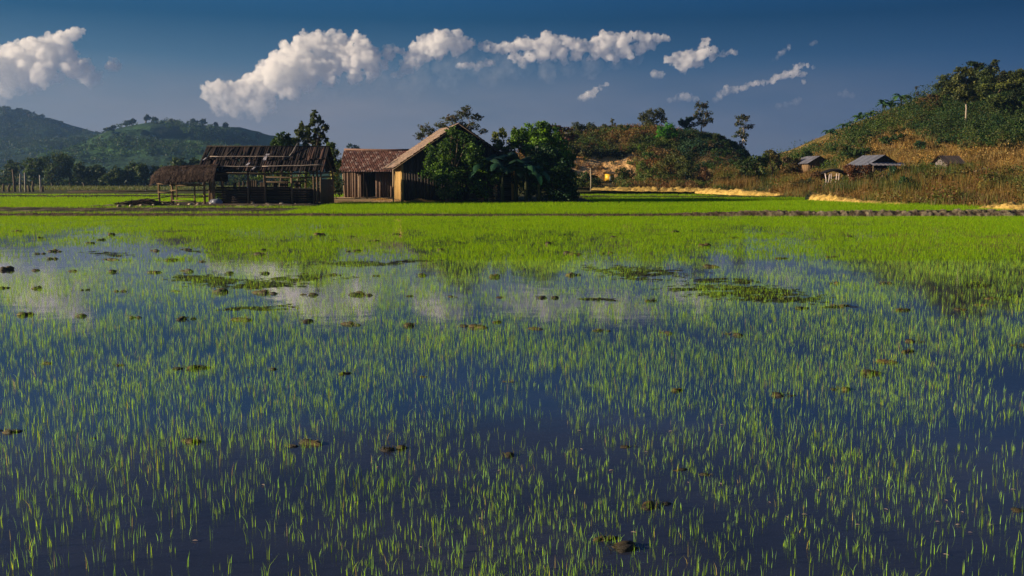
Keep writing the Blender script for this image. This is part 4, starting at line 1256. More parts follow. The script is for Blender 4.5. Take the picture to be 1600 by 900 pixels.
mb = MB(); mb.box((0.4, -0.05, -0.02), (7.4, 0.9, 0.14), col=(0.22, 0.16, 0.10)); mb.build('doorstep', M_SOIL, h1)
q = W(574, 312, 82.5)
pl = MB(); pl.tube([(0, 0, -0.1), (-0.04, 0, 0.7), (-0.16, 0.02, 1.42)], [0.045, 0.04, 0.035], 7, (0.20, 0.15, 0.11))
po = pl.build('wooden_pole', M_WOOD, None, True); po.location = (q[0], q[1], 0.24); tag(po, 'thin leaning pole planted before the doorway of the tiled house', 'pole')
q = W(554, 312.5, 81)
mb = MB(); mb.tube([(0, 0, -0.1), (0.01, 0, 0.22)], [0.06, 0.05], 7, (0.16, 0.11, 0.07)); so = mb.build('wooden_stump', M_WOOD, None, True); so.location = (q[0], q[1], 0.24); tag(so, 'short wooden stake in the sunlit yard left of the leaning pole', 'stake')

# --- gabled house
TH = math.radians(13)
MBs = W(716, 312, 76.4); MBs[2] = 0.24
h2 = thing('gabled_house', 'large dark plank house, gable end to the paddy, half hidden by trees', 'house', tuple(MBs), TH)
RZ2, EX, EZ2, L2 = 5.78, 4.95, 2.42, 8.0
sl = (RZ2 - EZ2) / EX


def side_roof(sgn):
    mb2 = MB()
    tile_slope(mb2, -0.55, L2, (0.0, RZ2), (sgn * EX, EZ2), 20, 34, r, base=(0.24, 0.17, 0.12) if sgn < 0 else (0.15, 0.10, 0.08))  # left slope lighter: sunlight is put into its tile colour
    # built along x; turn so that it runs along y
    mb2.V = [np.stack([v[:, 1], v[:, 0], v[:, 2]], 1) for v in mb2.V]
    mb2.Q = [q[:, ::-1] for q in mb2.Q]
    return mb2.build('roof', M_TILE, h2)


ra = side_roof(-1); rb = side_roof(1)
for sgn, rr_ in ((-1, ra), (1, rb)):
    mb = MB(); mb.beam((0, -0.60, RZ2 - 0.10), (sgn * (EX + 0.02), -0.60, EZ2 - 0.10), 0.035, 0.15, (0.16, 0.12, 0.09) if sgn > 0 else (0.22, 0.16, 0.10), up=(0, 1, 0)); mb.build('bargeboard', M_WOODH, rr_)  # left bargeboard painted lighter, as if catching the sun
mb = MB()
gt = lambda x: RZ2 - 0.14 - abs(x) * sl
planks(mb, -4.15, 0.8, 0.0, 0.02, gt, 0.22, r, (0.055, 0.045, 0.042))
planks(mb, 0.8, 4.15, 0.0, 1.9, gt, 0.22, r, (0.05, 0.042, 0.04))
mb.build('wall', M_WOOD, h2)
mb = MB()
for k in range(12):
    mb.box((2.5, -0.03 + r.uniform(-0.008, 0.008), 0.1 + k * 0.155), (3.4, 0.03, 0.14), col=np.array([0.06, 0.055, 0.055]) * r.uniform(0.6, 1.3))
mb.build('wall', M_WOODH, h2)
mb = MB(); planks(mb, 0.05, 6.0, -4.15, 0.02, lambda y: EZ2 + 0.35, 0.3, r, (0.42, 0.27, 0.10), axis='y', jit=0.3); mb.build('wall', M_WOOD, h2)  # left side wall: low sunlight is put into the bright gold board colour
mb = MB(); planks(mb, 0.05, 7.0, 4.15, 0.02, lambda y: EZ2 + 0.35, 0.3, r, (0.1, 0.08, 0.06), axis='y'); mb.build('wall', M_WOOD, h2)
mb = MB(); planks(mb, -4.15, 4.15, 7.0, 0.02, gt, 0.3, r, (0.1, 0.08, 0.06)); mb.build('wall', M_WOOD, h2)
for xx in (-4.25, 4.2):
    mb = MB(); mb.box((xx, -0.08, 1.3), (0.18, 0.18, 2.75), col=(0.48, 0.31, 0.11)); mb.build('post', M_WOOD, h2)  # corner posts carry the same sunlight in their gold colour
mb = MB(); mb.tube([(-4.85, 0.6, -0.1), (-4.84, 0.6, 1.2), (-4.83, 0.6, 2.35)], 0.055, 7, (0.36, 0.27, 0.17)); mb.build('post', M_WOOD, h2, True)
# straw heaps in the yard before the gable
for (a_, b_, w_, hh_, lab) in ((655, 313, 0.55, 0.16, 'low sunlit heap of straw by the corner of the gabled house'), (757, 313, 0.35, 0.22, 'small bright straw heap under the creeper tree'), (595, 312.5, 0.5, 0.08, 'thin scatter of straw in the yard before the tiled house')):
    q = W(a_ - 0, b_, 75.6 if a_ > 600 else 79); r3 = np.random.default_rng(int(a_))
    n = 420
    pp = np.stack([r3.normal(0, w_ * 0.6, n), r3.normal(0, 0.25, n), np.zeros(n)], 1)
    zz = hh_ * np.exp(-(pp[:, 0] / w_) ** 2) * r3.uniform(0, 1, n)
    V, f, c = blades(pp[:, 0], pp[:, 1], zz, np.full(n, 0.07), np.full(n, 0.03), np.array([0.55, 0.36, 0.13]) * r3.uniform(0.6, 1.3, (n, 1)), 1.6, False, int(a_))
    Ug, Vg = np.meshgrid(np.linspace(-2.2, 2.2, 30) * w_, np.linspace(-0.7, 0.7, 14), indexing='ij')
    Zg = hh_ * np.exp(-(Ug / w_) ** 2 - (Vg / 0.35) ** 2) * (0.7 + 0.6 * fbm(Ug * 5, Vg * 5, 66, 3)) - 0.015
    mg = MB(); mg.grid(np.stack([Ug, Vg, Zg], -1), (0.46, 0.30, 0.11)); mg.add(V, None, f[0], (0.5, 0.33, 0.12)); mg.C[1] = c
    o = mg.build('straw_heap', M_LEAF); o.location = (q[0], q[1], 0.24); tag(o, lab, 'straw heap')

# --- huts on the right hill


def hut(name, label, px, py, w_, d_, hw, hr_, rz, tin, wallc, tilt=0.0, open_=False):
    b = H4.at(px, py)
    t_ = thing(name, label, 'hut', (b[0], b[1], b[2] - 0.25), rz)
    rr = np.random.default_rng(int(px))
    mb = MB()
    for sgn in (-1, 1):
        a_ = np.array([[-w_ / 2 - 0.3, 0, hr_], [w_ / 2 + 0.3, 0, hr_], [w_ / 2 + 0.3, sgn * (d_ / 2 + 0.35), hw - 0.1], [-w_ / 2 - 0.3, sgn * (d_ / 2 + 0.35), hw - 0.1]])
        nu_, nv2 = 40, 8
        U, Vv = np.meshgrid(np.linspace(0, 1, nu_), np.linspace(0, 1, nv2), indexing='ij')
        Pq = ((1 - U) * (1 - Vv))[..., None] * a_[0] + (U * (1 - Vv))[..., None] * a_[1] + (U * Vv)[..., None] * a_[2] + ((1 - U) * Vv)[..., None] * a_[3]
        Pq[..., 2] += 0.03 * np.sin(U * 60)
        k = (0.75 + 0.5 * hsh(np.floor(U * 7), np.floor(Vv * 2), 4))[..., None]
        mb.grid(Pq, np.asarray(tin) * k); mb.grid(Pq - np.array([0, 0, 0.05]), np.asarray(tin) * 0.4)
    mb.build('roof', M_METAL, t_)
    mb = MB()
    planks(mb, -w_ / 2, w_ / 2, -d_ / 2, 0, lambda x: hw, 0.3, rr, wallc, skip=(lambda x: abs(x) < 0.5) if open_ else None)
    planks(mb, -w_ / 2, w_ / 2, d_ / 2, 0, lambda x: hw, 0.3, rr, wallc)
    planks(mb, -d_ / 2, d_ / 2, -w_ / 2, 0, lambda y: hw + (hr_ - hw) * (1 - abs(y) / (d_ / 2)) * 0.9, 0.3, rr, wallc, axis='y')
    planks(mb, -d_ / 2, d_ / 2, w_ / 2, 0, lambda y: hw + (hr_ - hw) * (1 - abs(y) / (d_ / 2)) * 0.9, 0.3, rr, wallc, axis='y')
    mb.build('wall', M_WOOD, t_)
    return t_


hut('wooden_hut', 'small gabled hut with a pale tin roof beside the dark arched shelter', 1268, 268, 2.6, 2.6, 1.1, 1.85, math.radians(108), (0.17, 0.17, 0.20), (0.20, 0.13, 0.07))
hut('wooden_hut', 'widest hut on the slope, grey tin roof with a long pale awning', 1366, 275, 3.0, 3.2, 1.45, 2.35, math.radians(106), (0.15, 0.16, 0.20), (0.04, 0.035, 0.03))
# awning of the wide hut
b = H4.at(1368, 275)
aw = [o for o in COL.objects if o.get('label', '').startswith('widest hut')][0]
mb = MB(); Pq = np.zeros((24, 5, 3))
for i_ in range(24):
    for j_ in range(5):
        Pq[i_, j_] = (-1.55 - 0.9 * j_ / 4, -2.1 + 3.9 * i_ / 23, 1.62 - 0.30 * j_ / 4 + 0.02 * math.sin(i_ * 2.2))
mb.grid(Pq, (0.42, 0.40, 0.42)); mb.grid(Pq - np.array([0, 0, 0.04]), (0.1, 0.1, 0.1)); mb.build('awning', M_METAL, aw)
for yy in (-2.0, -0.1, 1.7):
    mb = MB(); mb.tube([(-2.38, yy, -0.5), (-2.38, yy, 1.30)], 0.05, 6, (0.2, 0.15, 0.1)); mb.build('post', M_WOOD, aw)
hut('wooden_hut', 'grey open fronted hut among golden grass right of the widest hut', 1480, 266, 1.6, 1.5, 0.8, 1.45, math.radians(14), (0.15, 0.11, 0.08), (0.20, 0.17, 0.17), open_=True)
# yellow hut on the middle hill foot
b = H3.at(953, 281)
yh = thing('field_hut', 'tiny bright yellow walled field hut below the orange cliff', 'hut', (b[0], b[1] - 0.5, b[2] - 0.1), 0.35)
yh.scale = (0.8, 0.8, 0.8)
mb = MB(); mb.box((0, 0, 0.55), (1.15, 1.0, 1.1), col=(0.80, 0.50, 0.04)); mb.box((-0.1, -0.51, 0.4), (0.24, 0.02, 0.8), col=(0.75, 0.72, 0.6)); mb.box((0.35, -0.51, 0.7), (0.2, 0.02, 0.25), col=(0.75, 0.72, 0.6)); mb.build('wall', M_METAL, yh)
mb = MB()
mb.grid(np.array([[[-0.75, -0.75, 1.15], [-0.75, 0, 1.5], [-0.75, 0.75, 1.15]], [[0.75, -0.75, 1.15], [0.75, 0, 1.5], [0.75, 0.75, 1.15]]]), (0.12, 0.09, 0.06)); mb.build('roof', M_THATCH, yh)
# arched shelter
b = H4.at(1303, 287)
sh = thing('arched_shelter', 'dark arched thatch shelter on pale bent poles among rusty shrubs', 'shelter', (b[0], b[1], b[2] - 0.15))
mb = MB(); Pq = np.zeros((30, 10, 3))
for i_ in range(30):
    for j_ in range(10):
        u_, v_ = i_ / 29, j_ / 9
        Pq[i_, j_] = (-1.35 + 2.5 * u_, -0.9 + 1.8 * v_, 1.12 + 0.62 * math.sin(max(0, min(1, u_ * 0.95 + 0.03)) * math.pi) ** 0.6 * (0.7 + 0.3 * math.sin(v_ * math.pi)) - 0.1 * u_)
mb.grid(Pq, (0.012, 0.011, 0.013)); mb.grid(Pq - np.array([0, 0, 0.1]), (0.015, 0.013, 0.013)); mb.build('roof', M_THATCH, sh, True)
mb = MB(); V, T = stone_mesh(44, 3, 0.6, 0.2); mb.add(V * np.array([0.75, 0.5, 0.6]) + np.array([1.45, 0, 0.55]), None, T, (0.03, 0.026, 0.026)); mb.build('heap', M_THATCH, sh, True)
for (x0, x1) in ((-1.1, -0.85), (-0.8, -0.7), (-0.35, -0.15), (-0.15, 0.1), (-1.2, -1.3), (0.9, 1.0)):
    mb = MB(); mb.tube([(x0, -0.85, -0.1), ((x0 + x1) / 2 + 0.06, -0.88, 0.6), (x1, -0.8, 1.2)], [0.06, 0.055, 0.05], 6, (0.62, 0.52, 0.48)); mb.build('post', M_WOOD, sh, True)

# ------------------------------------------------------------------ plants near the houses


def banana(name, label, base, h, nl, ll, seed, cols, group=None, stemc=(0.05, 0.055, 0.025), cat='banana plant'):
    r = np.random.default_rng(seed)
    t_ = thing(name, label, cat, tuple(base), r.uniform(0, 6), group)
    mb = MB(); mb.tube([(0, 0, -0.2), (0, 0, h * 0.3), (0.03, 0.02, h * 0.62)], [0.13 * h / 3, 0.11 * h / 3, 0.06 * h / 3], 8, stemc); mb.build('trunk', M_BARK, t_, True)
    mb = MB()
    for k in range(nl):
        a_ = 2 * math.pi * k / nl * 1.0 + r.uniform(-0.3, 0.3); up = r.uniform(0.5, 1.35); L = ll * r.uniform(0.75, 1.15)
        n_ = 9
        mid = []
        p_ = np.array([0.03, 0.02, h * 0.60]); ang = up
        for i_ in range(n_):
            mid.append(p_.copy()); st_ = L / (n_ - 1)
            p_ = p_ + st_ * np.array([math.cos(a_) * math.cos(ang), math.sin(a_) * math.cos(ang), math.sin(ang)])
            ang -= r.uniform(0.20, 0.36)
        Pq = np.zeros((n_, 5, 3)); sd_ = np.array([-math.sin(a_), math.cos(a_), 0])
        for i_ in range(n_):
            q_ = i_ / (n_ - 1); w2 = 0.17 * ll * max(0.06, math.sin(math.pi * min(1, q_ * 0.9 + 0.12)) ** 0.6) * (1 if q_ > 0.12 else 0.25)
            for j_ in range(5):
                f_ = (j_ - 2) / 2
                Pq[i_, j_] = mid[i_] + sd_ * w2 * f_ * (0.8 + 0.2 * r.uniform()) - np.array([0, 0, 1]) * w2 * abs(f_) * r.uniform(0.2, 0.7)
        mb.grid(Pq, np.asarray(cols[r.integers(0, len(cols))]) * r.uniform(0.8, 1.3))
    mb.build('crown', M_LEAF_D, t_)
    return t_


dg_ = [(0.020, 0.055, 0.02), (0.03, 0.075, 0.025), (0.015, 0.045, 0.02)]
# creeper tree before the gable
pxtree('creeper_tree', 'dense dark leafy tree covering the front of the gabled house', 'tree', 74.8, 702, 313,
       [(690, 245, 22, 22), (712, 232, 22, 18), (735, 240, 20, 20), (680, 270, 20, 18), (700, 278, 22, 20), (728, 270, 22, 22), (745, 290, 12, 16), (706, 300, 20, 10), (715, 212, 12, 9), (706, 205, 9, 7), (728, 216, 12, 9), (700, 225, 12, 10), (755, 258, 14, 14), (768, 276, 12, 14), (757, 300, 14, 10), (672, 255, 10, 12)], 14000, 0.17, [(0.035, 0.08, 0.02), (0.025, 0.06, 0.015), (0.06, 0.13, 0.022), (0.12, 0.22, 0.03)], 601, r0=0.12, wr=0.6, sub=22, sig=0.2)
pxtree('open_crown_tree', 'sparse spreading tree rising above the ridge of the gabled house', 'tree', 85.5, 700, 309,
       [(664, 204, 13, 10), (682, 212, 13, 8), (690, 195, 12, 6), (705, 186, 14, 7), (724, 180, 14, 7), (730, 170, 10, 5), (745, 184, 12, 6), (738, 198, 14, 7), (716, 198, 16, 7), (655, 214, 8, 6), (755, 205, 7, 5), (700, 206, 14, 6)], 5200, 0.17, [(0.06, 0.085, 0.025), (0.09, 0.11, 0.03), (0.05, 0.07, 0.02), (0.11, 0.08, 0.035)], 611, r0=0.10, sub=20, sig=0.15, fill=0.3, wr=0.45, split=0.5, tcol=(0.16, 0.13, 0.1))
pxtree('leafy_tree', 'tall bright green leafy tree topping the thicket beside the gabled house', 'tree', 80, 842, 311,
       [(830, 208, 20, 16), (848, 200, 16, 10), (860, 214, 18, 16), (818, 222, 20, 16), (842, 228, 24, 18), (872, 232, 18, 18), (808, 212, 10, 12), (850, 250, 26, 18), (884, 250, 14, 16)], 8500, 0.30, [(0.08, 0.17, 0.02), (0.05, 0.11, 0.02), (0.14, 0.27, 0.03), (0.06, 0.12, 0.02), (0.2, 0.36, 0.04)], 621, r0=0.17, sub=20, sig=0.17, wr=0.4)
pxtree('leafy_tree', 'dark round bush mass standing at the foot of the bright leafy tree', 'tree', 76.5, 858, 313,
       [(845, 262, 28, 22), (875, 270, 24, 24), (830, 285, 26, 22), (862, 292, 30, 20), (888, 295, 14, 16), (815, 268, 18, 20), (850, 240, 20, 14)], 9000, 0.26, [(0.022, 0.055, 0.02), (0.03, 0.07, 0.022), (0.02, 0.05, 0.025), (0.05, 0.11, 0.03)], 631, r0=0.14, sub=22, sig=0.2, wr=0.5)
pxtree('slender_tree', 'thin pale leafed sapling between the gabled roof and the thicket', 'tree', 82, 784, 310,
       [(775, 214, 7, 8), (786, 208, 7, 9), (780, 228, 12, 10), (792, 236, 12, 10), (800, 222, 8, 12), (803, 206, 3, 10), (772, 240, 8, 8)], 1900, 0.26, [(0.13, 0.16, 0.04), (0.09, 0.12, 0.03), (0.17, 0.20, 0.06)], 641, r0=0.07, sub=10, sig=0.2)
pxtree('flat_topped_tree', 'rust coloured flat crowned tree just behind the bright leafy tree', 'tree', 112, 884, 292,
       [(868, 199, 12, 3.5), (884, 203, 14, 3.5), (876, 210, 9, 5), (892, 216, 10, 7)], 1300, 0.30, [(0.16, 0.07, 0.05), (0.12, 0.07, 0.04), (0.10, 0.10, 0.03)], 651, r0=0.13, split=0.6)
pxtree('shrub', 'low dark shrub at the foot of the thicket by the field edge', 'shrub', 75.6, 888, 314, [(880, 303, 14, 9), (896, 306, 9, 7), (868, 308, 10, 5)], 1500, 0.2, dg_, 661, r0=0.04)
pxtree('shrub', 'sunlit leafy shrub under the creeper tree at the gable wall', 'shrub', 74.2, 697, 314, [(690, 303, 10, 8), (703, 300, 10, 10), (708, 290, 7, 9)], 1300, 0.16, [(0.12, 0.16, 0.04), (0.06, 0.10, 0.03), (0.2, 0.2, 0.06)], 662, r0=0.04)
for i_, (a_, b_, d_, h_, nl, L_) in enumerate(((760, 313, 75, 3.9, 9, 2.6), (785, 313, 74.6, 3.6, 9, 2.4), (806, 312, 76, 4.3, 10, 2.7), (822, 313, 74.8, 3.5, 9, 2.3), (842, 313, 75, 3.2, 8, 2.1))):
    q = W(a_, b_, d_); q[2] = 0.22
    banana('banana_plant', ('dark banana plant leaning against the gable wall', 'banana plant with a torn hanging leaf near the plank wall', 'tallest banana plant between the gabled house and the thicket', 'banana plant before the tall leafy tree', 'short banana plant buried in the dark thicket')[i_], q, h_, nl, L_, 700 + i_, [(0.02, 0.07, 0.035), (0.03, 0.09, 0.04), (0.025, 0.06, 0.03)])
# a rusty bundle hanging before the plank wall
q = W(774, 312, 74.5)
fb = thing('flower_bush', 'spindly shrub with orange dry leaves before the plank wall', 'shrub', (q[0], q[1], 0.22))
trunk_mesh('trunk', q, [(0, 0, 0.8, 0.2, 0.2, 0.3)], 0.03, 71, fb); foliage('crown', [(0, 0, 0.75, 0.16, 0.15, 0.5)], 240, 0.13, [(0.4, 0.2, 0.1), (0.3, 0.25, 0.15), (0.5, 0.3, 0.2)], 72, fb)
# behind the shed
pxtree('slender_tree', 'tall narrow tree with drooping round leaves behind the open shed', 'tree', 84, 495, 309,
       [(491, 178, 5, 7), (486, 190, 7, 8), (500, 190, 6, 8), (483, 204, 8, 7), (497, 206, 8, 8), (507, 202, 5, 8), (488, 218, 8, 7), (505, 217, 6, 8), (480, 212, 5, 8), (497, 226, 7, 6)], 1500, 0.30, [(0.06, 0.085, 0.025), (0.08, 0.11, 0.03), (0.04, 0.06, 0.02)], 671, r0=0.09, sub=7, sig=0.2, wr=0.6, fill=0.1, split=0.55)
pxtree('slender_tree', 'shorter narrow tree next to the tall drooping one behind the shed', 'tree', 83, 470, 309,
       [(471, 198, 4, 6), (466, 208, 6, 7), (474, 214, 6, 8), (462, 220, 6, 6), (477, 226, 5, 6)], 800, 0.28, [(0.05, 0.075, 0.02), (0.09, 0.11, 0.04)], 681, r0=0.07, sub=8, wr=0.6)
pxtree('leafy_tree', 'round dark tree peeping over the ridge of the open shed', 'tree', 82, 440, 310,
       [(440, 218, 13, 10), (430, 222, 8, 7), (452, 222, 9, 10), (441, 235, 16, 12)], 1800, 0.24, [DK, (0.04, 0.085, 0.02), (0.06, 0.11, 0.03)], 691, r0=0.1)
pxtree('slender_tree', 'small tree with a sunlit yellow trunk between shed and tiled house', 'tree', 80, 519, 308,
       [(516, 230, 9, 9), (522, 240, 9, 9), (512, 246, 8, 10), (526, 256, 7, 10), (517, 232, 6, 8)], 1300, 0.24, [(0.07, 0.12, 0.03), (0.05, 0.08, 0.02), (0.12, 0.17, 0.04)], 705, r0=0.09, tcol=(0.40, 0.36, 0.10), sub=10)
pxtree('shrub', 'green shrub growing in the gap left of the tiled house', 'shrub', 82, 525, 310, [(526, 284, 10, 16), (516, 292, 10, 12), (531, 298, 5, 8), (523, 270, 8, 10)], 1500, 0.2, [DK, MD, OL], 711, r0=0.04)
pxtree('shrub', 'sunlit bushy shrub seen through the open shed', 'shrub', 84, 470, 309, [(462, 285, 12, 10), (478, 280, 12, 12), (490, 286, 10, 10), (470, 297, 20, 7)], 1600, 0.2, [(0.12, 0.19, 0.04), (0.08, 0.13, 0.03), (0.2, 0.26, 0.06)], 721, r0=0.04)
pxtree('shrub', 'low olive shrub behind the middle of the open shed', 'shrub', 88, 425, 308, [(410, 275, 16, 6), (430, 272, 14, 7), (445, 276, 12, 7)], 900, 0.22, [OL, MD, (0.12, 0.15, 0.04)], 722, r0=0.04)

# ------------------------------------------------------------------ trees on the middle hill


def on(patch, px, py):
    p_ = patch.at(px, py)
    return p_


def htree(patch, name, label, px, py, blobs, n, size, cols, seed, dy=0.0, **kw):
    b = patch.at(px, py)
    b = np.array([0, 0, 2.0]) + (b - np.array([0, 0, 2.0])) * (1 + dy / b[1])
    bx, by = proj(b)
    return pxtree_at(name, label, b, blobs, n, size, cols, seed, **kw)


def pxtree_at(name, label, base, blobs_px, n, size, cols, seed, **kw):
    d = base[1]; s = d / F; bl = []
    r = np.random.default_rng(seed + 900)
    for q_ in blobs_px:
        q = W(q_[0], q_[1], d) - base
        rr = (q_[2] + q_[3]) / 2 * s
        bl.append((q[0], r.normal(0, 0.35) * rr, q[2], q_[2] * s, rr, q_[3] * s))
    return tree(name, label, kw.pop('cat', 'tree'), base - np.array([0, 0, 0.1]), bl, n, size, cols, seed, **kw)


GV = [(0.05, 0.075, 0.025), (0.08, 0.09, 0.035), (0.035, 0.05, 0.02), (0.10, 0.08, 0.04)]
htree(H3, 'hill_tree', 'tall airy tree with a pale trunk on top of the middle hill', 1096, 211, [(1092, 165, 9, 7), (1103, 163, 6, 6), (1090, 178, 8, 7), (1103, 177, 9, 7), (1098, 190, 12, 7), (1108, 187, 6, 5), (1086, 193, 6, 4)], 1500, 0.30, GV, 801, r0=0.13, tcol=(0.5, 0.45, 0.4), sub=9)
htree(H3, 'hill_tree', 'lone airy tree standing at the dark end of the middle hill', 1160, 236, [(1158, 182, 10, 5), (1165, 184, 8, 5), (1155, 192, 8, 5), (1168, 197, 9, 5), (1160, 203, 8, 6), (1152, 210, 8, 5), (1164, 213, 7, 6), (1160, 223, 6, 5)], 1300, 0.30, GV, 811, r0=0.10, tcol=(0.42, 0.38, 0.33), sub=8)
htree(H3, 'hill_tree', 'broad dense olive tree crowning the middle hill', 1015, 206, [(1003, 182, 7, 7), (1013, 180, 10, 9), (1010, 195, 12, 10), (1024, 178, 8, 8), (1033, 175, 6, 7), (1020, 195, 12, 10), (1036, 186, 6, 7)], 3200, 0.28, [(0.06, 0.075, 0.025), (0.09, 0.10, 0.03), (0.05, 0.06, 0.02)], 821, r0=0.14)
htree(H3, 'hill_tree', 'bright green round tree on the brow of the middle hill', 1042, 222, [(1035, 205, 10, 9), (1046, 198, 10, 9), (1052, 208, 8, 8), (1040, 214, 12, 8), (1030, 215, 7, 6)], 2600, 0.28, [(0.08, 0.26, 0.03), (0.05, 0.17, 0.03), (0.11, 0.32, 0.04)], 831, r0=0.12)
htree(H3, 'hill_tree', 'dark flat crowned tree left of the tall airy hilltop tree', 1073, 208, [(1066, 190, 7, 5), (1078, 186, 7, 5), (1073, 196, 9, 5)], 1200, 0.28, [DK, BG, (0.05, 0.07, 0.03)], 841, r0=0.1)
htree(H3, 'hill_tree', 'bushy grey green tree above the orange cliff', 930, 208, [(924, 198, 8, 8), (934, 203, 9, 7), (944, 198, 6, 6), (927, 208, 8, 6)], 1600, 0.28, GV, 851, r0=0.1)
htree(H3, 'hill_tree', 'thin bare looking sapling above the orange cliff', 957, 206, [(957, 188, 4, 4), (960, 194, 4, 3), (953, 198, 3, 3)], 240, 0.26, [(0.09, 0.10, 0.05)], 861, r0=0.06, sub=6)
htree(H3, 'hill_tree', 'small round dark bush tree on the crest beside the olive tree', 982, 206, [(982, 200, 4, 5)], 320, 0.26, [DK, MD], 871, r0=0.06)
htree(H3, 'hill_tree', 'second small dark bush tree on the crest, nearer the olive tree', 992, 207, [(993, 202, 4, 5)], 320, 0.26, [DK, MD], 873, r0=0.06)
htree(H3, 'hill_tree', 'pale feathery tree between the rusty flat crown and the cliff', 900, 218, [(898, 203, 7, 6), (905, 210, 7, 6), (895, 214, 7, 5)], 900, 0.26, [(0.10, 0.12, 0.05), (0.08, 0.10, 0.04)], 881, r0=0.08)
htree(H3, 'hill_shrub', 'bright green shrub with lime leaves on the middle hillside', 1002, 236, [(1000, 229, 5, 3), (1006, 234, 5, 4), (998, 236, 4, 3)], 420, 0.26, [(0.16, 0.28, 0.03), (0.2, 0.3, 0.04)], 891, r0=0.04, cat='shrub')
htree(H3, 'hill_shrub', 'tall olive shrub mass in the centre of the middle hillside', 1045, 283, [(1035, 262, 12, 14), (1050, 250, 12, 14), (1062, 264, 12, 14), (1045, 275, 18, 9)], 3200, 0.26, [(0.08, 0.10, 0.025), (0.05, 0.07, 0.02), (0.12, 0.13, 0.03)], 901, r0=0.1, cat='shrub')
htree(H3, 'hill_shrub', 'dark green shrub mass with flecks of light on the hill flank', 1078, 240, [(1075, 228, 14, 10), (1092, 224, 14, 9), (1085, 240, 18, 9), (1100, 238, 12, 9)], 2600, 0.26, [(0.03, 0.08, 0.035), (0.025, 0.06, 0.03), (0.06, 0.11, 0.05)], 911, r0=0.08, cat='shrub')
htree(H3, 'hill_shrub', 'rust brown shrub at the dark end of the middle hill', 1103, 290, [(1098, 268, 8, 9), (1106, 275, 9, 9), (1095, 280, 8, 7)], 1200, 0.24, [(0.20, 0.11, 0.05), (0.15, 0.09, 0.04)], 921, r0=0.05, cat='shrub')
htree(H3, 'hill_shrub', 'dark shrub right of the tiny yellow hut', 975, 286, [(972, 270, 10, 10), (982, 272, 8, 9), (970, 280, 12, 6)], 1500, 0.24, [DK, MD, (0.06, 0.08, 0.02)], 931, r0=0.05, cat='shrub')
htree(H3, 'hill_shrub', 'low spreading green shrub left of the tiny yellow hut', 920, 292, [(912, 274, 10, 7), (926, 278, 10, 7), (905, 283, 9, 6), (932, 284, 8, 5)], 1400, 0.24, [MD, DK, (0.07, 0.11, 0.03)], 941, r0=0.05, cat='shrub')
q = W(923, 296, 113); mb = MB(); mb.tube([(0, 0, -0.2), (0.02, 0, 1.2), (-0.06, 0, 2.35)], [0.06, 0.055, 0.045], 6, (0.42, 0.36, 0.26)); po = mb.build('wooden_pole', M_WOOD, None, True); po.location = tuple(q); tag(po, 'pale upright pole before the shrubs left of the yellow hut', 'pole')
# valley between the hills
htree(H4, 'valley_tree', 'rounded green tree in the dip between the two hills', 1172, 290, [(1165, 258, 13, 10), (1180, 250, 12, 10), (1190, 262, 12, 12), (1172, 270, 14, 10), (1195, 246, 9, 8)], 3400, 0.26, [(0.05, 0.085, 0.02), (0.03, 0.06, 0.02), (0.11, 0.14, 0.03)], 951, r0=0.12, tcol=(0.25, 0.2, 0.14))
htree(H4, 'valley_tree', 'brownish palm like tree with bent pale stems beside the green valley tree', 1208, 283, [(1203, 240, 9, 7), (1212, 246, 8, 7), (1198, 248, 7, 6), (1218, 256, 6, 6)], 1300, 0.26, [(0.12, 0.11, 0.035), (0.08, 0.08, 0.03), (0.16, 0.13, 0.05)], 961, r0=0.13, tcol=(0.3, 0.22, 0.15))
htree(H4, 'valley_tree', 'rust brown bushy tree before the pale tin roofed hut', 1236, 282, [(1230, 248, 9, 6), (1240, 258, 12, 9), (1228, 265, 10, 9), (1246, 248, 5, 5)], 1900, 0.24, [(0.14, 0.09, 0.03), (0.10, 0.07, 0.03), (0.07, 0.07, 0.02)], 971, r0=0.08)
htree(H4, 'valley_tree', 'spiky dark green tree at the foot of the hill crest', 1258, 262, [(1252, 244, 7, 6), (1262, 240, 7, 6)], 700, 0.26, [DK, MD], 975, r0=0.06)
htree(H4, 'valley_shrub', 'dark rounded shrub above the golden bank near the shelter', 1258, 303, [(1252, 288, 13, 9), (1265, 285, 10, 9), (1245, 297, 12, 6)], 1700, 0.22, [(0.045, 0.055, 0.02), DK, (0.07, 0.07, 0.02)], 981, r0=0.05, cat='shrub')
htree(H4, 'valley_shrub', 'rusty red shrub mass behind the arched shelter', 1345, 290, [(1325, 262, 10, 8), (1338, 268, 12, 10), (1350, 278, 11, 11), (1335, 284, 10, 8), (1352, 262, 8, 6)], 2600, 0.22, [(0.16, 0.075, 0.035), (0.12, 0.06, 0.03), (0.2, 0.1, 0.04)], 985, r0=0.05, cat='shrub')
htree(H4, 'valley_shrub', 'dark bush growing against the widest hut', 1402, 280, [(1395, 266, 9, 8), (1404, 272, 8, 8)], 1100, 0.2, [DK, BG], 987, r0=0.05, cat='shrub')
